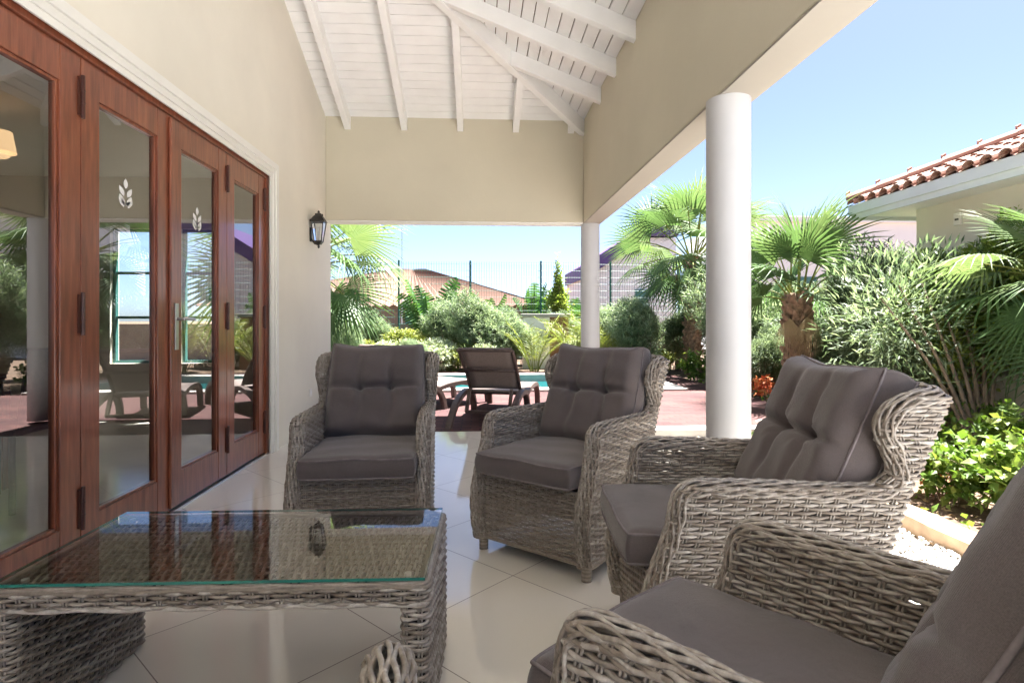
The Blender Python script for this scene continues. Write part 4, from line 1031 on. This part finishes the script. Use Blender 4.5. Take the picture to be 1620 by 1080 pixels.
def areca(seed=3, n=15, H=1.5):
    global RNG
    RNG = np.random.default_rng(seed); t = empty('areca_palm'); b = MB(); st = MB()
    for i in range(n):
        az = i*2.4+RNG.normal(0, .2); tilt = RNG.uniform(.15, .8); hz = np.array([math.cos(az), math.sin(az), 0])
        L = H*RNG.uniform(.7, 1.1); P = [hz*.08]
        for q in range(1, 6): a = tilt*.5+tilt*1.5*(q/5)**1.5; P.append(P[-1]+L/5*(hz*math.sin(a)+np.array([0, 0, math.cos(a)])))
        C = smoothcurve(P, 26); st.tube(C, np.linspace(.012, .003, 26), 5)
        T = nrm(np.gradient(C, axis=0)); sd = nrm(np.cross(T, [0, 0, 1]))
        for s in (-1, 1):
            k = np.arange(7, 26); ll = .34*np.sin(PI*(k-5)/22)**.6
            leaves(b, C[k], T[k]*.75+s*sd[k]*.9+[0, 0, .12], ll*RNG.uniform(.9, 1.1, len(k)), .011, val=np.clip(.5+RNG.normal(0, .25, len(k)), 0, 1), curl=.25)
    b.build('fronds', 'areca', t); st.build('stems', 'areca', t, smooth=True); return t
ar = areca()
for i, (px, d, sc, lab) in enumerate(((845, 12.75, .85, 'yellow feathery palm in front of the low white garden wall'), (915, 13.3, 1.0, 'yellow feathery palm left of the far column'), (962, 12.9, .95, 'yellow feathery palm showing right of the far column'))):
    o = ar if i == 0 else copy_tree(ar); x, y = at(px, d); put(o, x, y, lab, 'palm', i*1.1, sc, 'yellow feathery palms beyond the pool')
def banana(seed, n=9, H=2.3, dirs=None):
    global RNG
    RNG = np.random.default_rng(seed); t = empty('banana_plant'); b = MB(); st = MB()
    for i in range(n):
        az = i*PI if n < 12 else i*2.4; az += RNG.normal(0, .5); hz = np.array([math.cos(az), math.sin(az), 0]); tilt = RNG.uniform(.08, .55)
        P = [hz*.05]; L = H*RNG.uniform(.75, 1.05)
        for q in range(1, 7): a = tilt*(.4+1.2*(q/6)**2); P.append(P[-1]+L/6*(hz*math.sin(a)+np.array([0, 0, math.cos(a)])))
        C = smoothcurve(P, 30); st.tube(C, np.linspace(.03, .006, 30), 6, a=.8)
        T = nrm(np.gradient(C, axis=0)); sd = nrm(np.cross(T, [RNG.normal(0, .5), RNG.normal(0, .5), .3])); N2 = np.cross(sd, T)
        k = np.arange(13, 30)
        w = .30*np.sin(PI*np.linspace(.08, .98, len(k)))**.5*H/2.3
        for s in (-1, 1):
            for j in range(len(k)-1):      # torn strips along the blade
                if RNG.uniform() < .05: continue
                p0, p1 = C[k[j]], C[k[j+1]]; g = RNG.choice([.86, .99, 1.0])
                q0 = p0+s*sd[k[j]]*w[j]-N2[k[j]]*w[j]*.35-T[k[j]]*-.03; q1 = p0+(p1-p0)*g+s*sd[k[j]]*w[j+1]-N2[k[j]]*w[j+1]*RNG.uniform(.2, .6)
                b.add([p0, p1, q1, q0], [(0, 1, 2, 3)], np.clip(.5+RNG.normal(0, .2), 0, 1))
    b.build('leaves', 'banana', t); st.build('stalks', 'banana', t, smooth=True); return t
bn = banana(4, 11, 2.35); x, y = at(682, 15.5); put(bn, x, y, 'banana plant with torn upright leaves left of the green fence post', 'banana plant', .3)
o = copy_tree(bn); x, y = at(845, 19.0); put(o, x, y, 'banana plant beyond the fence left of the columnar tree', 'banana plant', 1.2, 1.05)
o = copy_tree(bn); x, y = at(905, 18.6); put(o, x, y, 'banana plant beyond the fence right of the columnar tree', 'banana plant', 2.2, .9)
o = copy_tree(bn); x, y = at(765, 16.2); put(o, x, y, 'small banana plant right of the green fence post', 'banana plant', 2.6, .85)
ct = make_shrub('columnar_tree', 'ficus', 91, R=(.36, .36, 3.0), nshoot=520, per=9, L=.11, Wd=.022, shoot=.42, up=.8, lump=.65, angle=.8, inner=.3, nstem=10, stemr=.03, spread=.04)
x, y = at(884, 16.9); put(ct, x, y, 'narrow columnar green tree rising above the fence', 'tree', 0, (1, 1, 1.03))
o = copy_tree(ol[1]); x, y = at(965, 15.0); put(o, x, y, 'dense dark bush just right of the far column', 'shrub', 1, .8)
o = copy_tree(ol[0]); x, y = at(1075, 13.6); put(o, x, y, 'dense dark bush behind the tall fan palm trunk', 'shrub', 3, .75)

# ------------------------------------------------------------------ fence, garden wall, neighbours
def fence():
    t = empty('mesh_fence', (0, 17.2, 0)); tag(t, 'green welded mesh fence behind the garden shrubs', 'fence')
    x0, x1, z1 = -7.0, 6.2, 2.86
    b = MB()
    for x in np.arange(x0, x1, .075): b.tube([(x, 0, -.1), (x, 0, z1)], .0038, 4, caps=False)
    for z in np.arange(0, z1+.01, .2): b.tube([(x0, -.006, z), (x1, -.006, z)], .0042, 4, caps=False)
    b.build('mesh_panel', 'fence', t)
    for x in np.arange(-2.42-2.13*2, x1, 2.13):
        b = MB(); b.box(x-.028, x+.028, .012, .065, -.1, z1+.04); b.build('post', 'fence', t)
fence()
t = empty('garden_wall', (0, 0, 0)); tag(t, 'low white garden wall with a red brick pillar, behind feathery palms', 'wall')
x0, y0 = at(828, 14.2); x1, _ = at(870, 14.2); x2, _ = at(900, 14.2)
b = MB(); b.box(x0, x1, y0, y0+.3, -.1, 1.18); b.build('wall_block', 'plaster_white', t, bevel=.01)
b = MB(); b.box(x0-.05, x2+.05, y0-.04, y0+.34, 1.182, 1.27); b.build('coping', 'coping', t, bevel=.01)
b = MB(); b.box(x1+.003, x2, y0-.005, y0+.25, -.1, 1.18); b.build('pillar', 'redbrick', t)
# low boundary wall further back, sun-lit
b = MB(); b.box(-14, 6.5, 17.6, 17.75, -.1, 1.0); o = b.build('boundary_wall', 'sunwall'); tag(o, 'low beige boundary wall along the foot of the mesh fence', 'wall')
mix = [(560, 12.6, yl, .75, 'yellow green shrub hugging the left fan palm'), (598, 14.2, ol[0], .62, 'grey green shrub between the left palm and the banana plant'), (655, 12.5, ol[1], .42, 'low grey green shrub left of the silvery bush'),
       (720, 14.2, ol[1], .80, 'tall grey green shrub left of the central shrub'), (742, 13.2, yl, .72, 'yellow green shrub low in the centre row'), (805, 13.6, ol[0], .68, 'grey green shrub right of the central shrub'),
       (835, 15.2, ol[1], .62, 'grey green shrub behind the feathery palm'), (905, 15.0, ol[0], .66, 'grey green shrub left of the far column behind the feathery palm'), (1000, 13.4, ol[1], .80, 'grey green shrub right of the far column'),
       (1040, 12.8, yl, .62, 'yellow green shrub below the tall fan palm'), (690, 16.4, fi, .62, 'dark shrub at the foot of the banana plant'), (1175, 14.5, fi, .9, 'dark bush far behind the near column')]
for i, (px, d, src, sc, lab) in enumerate(mix):
    o = copy_tree(src); x, y = at(px, d); put(o, x, y, lab, 'shrub', i*.9+.3, (sc*1.25, sc*1.1, sc*RNG.uniform(.9, 1.1)))
# far hipped clay roof house
def far_house():
    t = empty('neighbour_house', (0, 0, 0)); tag(t, 'low house with a broad pale clay tile roof beyond the fence', 'house')
    Y = 30; xa, xb = at(500, Y)[0], at(850, Y)[0]; xp = at(655, Y)[0]
    b = MB(); ez, pz = 1.75, 3.75
    A = [(xa-3.5, Y-5, ez), (xb, Y-5, ez), (xb, Y+5, ez), (xa-3.5, Y+5, ez), (xp-1.0, Y, pz), (xp+.6, Y, pz)]
    rows = []
    def slope(p, q, r, s, n):     # rippled tile slope p->q eave, r<-s ridge
        P = np.array([p, q, r, s], float); U = np.linspace(0, 1, n); Vv = np.linspace(0, 1, 24)
        G = []
        for v in Vv:
            e0 = P[0]*(1-v)+P[3]*v; e1 = P[1]*(1-v)+P[2]*v
            w = np.linalg.norm(e1-e0); row = e0[None]*(1-U[:, None])+e1[None]*U[:, None]
            row[:, 2] += .05*np.cos(U*(n-1)*PI/2)+.03*((v*23) % 1)
            G.append(row)
        return np.array(G)
    b.grid(slope(A[0], A[1], A[5], A[4], 160)); b.grid(slope(A[1], A[2], A[5], A[5], 80)); b.grid(slope(A[3], A[0], A[4], A[4], 80)); b.grid(slope(A[2], A[3], A[4], A[5], 90))
    b.build('roof', 'farroof', t, smooth=False)
    b = MB(); b.box(xa-3, xb-.5, Y-4.5, Y+4.5, -.1, ez+.05); b.build('wall', 'sunwall', t)
    for q in (.2, .5, .8):
        x = xa+(xb-xa)*q; b = MB(); b.box(x-.5, x+.5, Y-4.56, Y-4.49, .4, 1.5); b.build('window', 'tealframe', t)
far_house()
# purple clad building
t = empty('purple_building', (0, 0, 0)); tag(t, 'building with sloping purple roof edge and white ribbed wall', 'building')
Y = 22; xl = at(925, Y)[0]; xm = at(1032, Y)[0]; xr = at(1075, Y)[0]
def zt(y, d=22): return 1.1+(507-y)*d/905
b = MB(); b.prism([(xl, zt(418)), (xm, zt(350)), (xr, zt(350)), (xr, zt(372)), (xm, zt(372)), (xl, zt(440))], 1, Y-.3, Y+5); b.build('purple_roof', 'purple', t)
b = MB(); b.prism([(xl+.1, -.1), (xl+.1, zt(438)), (xm, zt(374)), (xr, zt(374)), (xr, -.1)], 1, Y, Y+5)
for x in np.arange(xl+.2, xr, .3): b.box(x, x+.06, Y-.05, Y-.002, -.1, zt(450))
b.build('ribbed_wall', 'plaster_white', t)
b = MB(); b.box(xm-.6, xm-.1, Y-.08, Y-.055, 1.0, 2.3); b.build('window', 'tealframe', t)
# white flat building behind the short palm
t = empty('white_building', (0, 0, 0)); tag(t, 'long white flat-roofed building behind the short palm', 'building')
Y = 19; xa, xb = at(1205, Y)[0], at(1470, Y)[0]
b = MB(); b.box(xa, xb+3, Y, Y+6, -.1, 1.1+160*Y/905); b.build('wall', 'plaster_white', t)
b = MB(); b.box(xa-.15, xb+3.1, Y-.12, Y+6.1, 1.1+160*Y/905, 1.1+169*Y/905); b.build('parapet', 'plaster_white', t, bevel=.01)
for q in (.3, .75):
    x = xa+(xb-xa)*q; b = MB(); b.box(x-.5, x+.5, Y-.02, Y+.02, 1.4, 2.6); b.build('window', 'tealframe', t)
# mast behind
b = MB(); x, y = at(636, 24); b.tube([(x, y, -.1), (x, y, 5.15)], .022, 6); b.tube([(x-.25, y, 4.9), (x+.25, y, 4.9)], .012, 5); tag(b.build('antenna_mast', 'steel'), 'thin antenna mast above the clay roof beyond the fence', 'antenna')

# right house with barrel tile roof
def tiled_house():
    t = empty('tiled_house', (6, 3, 0)); tag(t, 'beige neighbouring house with barrel clay tile eaves and pale fascia', 'house')
    off = np.array([6, 3, 0])
    ex, ey, ez, sl = 5.0, 7.45, 2.62, .42
    def P(o, *a, **k): o.location = -Vector(off); return o
    b = MB(); b.box(5.52, 9.5, -1, 6.95, -.1, 2.75); P(b.build('wall', 'wall', t))
    # fascia in two steps, soffit
    b = MB(); b.box(ex, ex+.03, -1, ey, ez-.17, ez+.02); b.box(ex-.025, ex, -1, ey+.025, ez-.10, ez+.02); b.box(ex+.03, 9.5, ey-.03, ey, ez-.17, ez+.02); b.box(ex, 9.5, ey, ey+.025, ez-.10, ez+.02); P(b.build('fascia', 'fascia', t))
    b = MB(); b.box(ex+.03, 9.5, -1, ey-.03, ez-.12, ez-.10); P(b.build('soffit', 'white', t))
    # barrel tiles on the side facing the patio: columns run up slope (+X), rows step every .32
    b = MB(); pitch = .205; tl = .33
    ny = int((ey+1)/pitch)
    def tile(c0, c1, r, flip=False, side=None, a=.5):
        an = np.linspace(0, PI, 7)
        V = [];
        for c in (c0, c1): V.append([c+side*r*math.cos(q)*(1 if not flip else 1)+np.array([0, 0, (1 if not flip else -1)*r*.75*math.sin(q)]) for q in an])
        V = np.array(V); b.grid(V, a)
        Vi = V.copy(); Vi[..., 2] -= .012; 
        if not flip: b.grid(np.array([V[0], Vi[0]]), a); b.grid(Vi[::-1], a)
    for j in range(ny):
        yc = ey-.06-j*pitch
        for i in range(12):
            x0 = ex-.05+i*tl*.93; tt = x0-ex
            if tt > (ey-yc)+.05 and tt > 0: break
            z0 = ez+.045+sl*(x0-ex); x1 = x0+tl; z1 = z0+sl*tl-.012
            a = random.random(); sd = np.array([0, 1, 0.])
            tile(np.array([x0, yc, z0+.03]), np.array([x1, yc, z1+.005]), .075, side=sd, a=a)
            tile(np.array([x0, yc-pitch/2, z0+.03]), np.array([x1, yc-pitch/2, z1+.03]), .05, True, side=sd, a=a)
    P(b.build('roof_tiles', 'rooftile', t))
    b = MB(); 
    V = [(ex, ey, ez+.02), (ex, -1, ez+.02), (9.5, -1, ez+.02+sl*4.5), (9.5, ey-4.5, ez+.02+sl*4.5), (9.5, ey, ez+.02)]
    b.add(V, [(0, 1, 2, 3)]); b.add(V, [(0, 3, 4)]); P(b.build('roof', 'rooftile', t))
    # hip cap tiles
    b = MB(); sd = nrm(np.array([1, 1, 0.])); dv = nrm(np.array([1, -1, sl]))
    for i in range(14):
        c0 = np.array([ex-.03, ey+.03, ez+.10])+dv*i*.36
        an = np.linspace(-.2, PI+.2, 8); V = []
        for q, (s_, r) in enumerate(((0, .105), (.40, .085))):
            c = c0+dv*s_; V.append([c+sd*r*math.cos(w)+np.array([0, 0, r*.8*math.sin(w)]) for w in an])
        V = np.array(V); b.grid(V, random.random()); V2 = V.copy(); V2[..., 2] -= .014; b.grid(np.array([V[0], V2[0]]))
        b.tube([c0+[0, 0, .06], c0+[.0, 0, .10], c0+dv*.03+[0, 0, .115]], [.022, .026, .012], 6)
    P(b.build('hip_tiles', 'rooftile', t))
    b = MB(); x, y = 5.52, 6.3; b.box(x-.03, x-.001, y-.05, y+.05, 2.20, 2.34); o = P(b.build('wall_box', 'trim', t, bevel=.004))
    b = MB(); b.box(x-.036, x-.031, y-.025, y+.025, 2.255, 2.275); o2 = b.build('slot', 'dark', o)
tiled_house()
# a few loose stones by the bed edge
st0 = None
for i, (px, d) in enumerate(((1200, 5.45), (1218, 5.3), (1206, 6.4), (1240, 5.6), (1195, 9.1), (1222, 8.5))):
    if st0 is None:
        b = MB(); u = np.linspace(0, PI, 9); v = np.linspace(0, 2*PI, 13)[:-1]
        V = np.array([[(math.sin(a)*math.cos(c)*(1+.2*math.sin(3*c+a)), math.sin(a)*math.sin(c)*.75, .5*math.cos(a)*(1+.15*math.sin(2*c))) for c in v] for a in u]); b.grid(V*.08, closeu=True); o = st0 = b.build('loose_stone', 'stone', smooth=True)
    else: o = st0.copy(); S.collection.objects.link(o)
    x, y = at(px, d); o.location = (x, y, -.05); o.rotation_euler.z = i*1.1; tag(o, ['pale stone just right of the near column', 'pale stone beside the near column, second from its shaft', 'pale stone by the paving corner behind the column', 'pale stone touching the side-on armchair pillow outline', 'far pale stone under the orange flowers', 'far pale stone below the short palm trunk'][i], 'stone', 'loose stones along the bed edge')
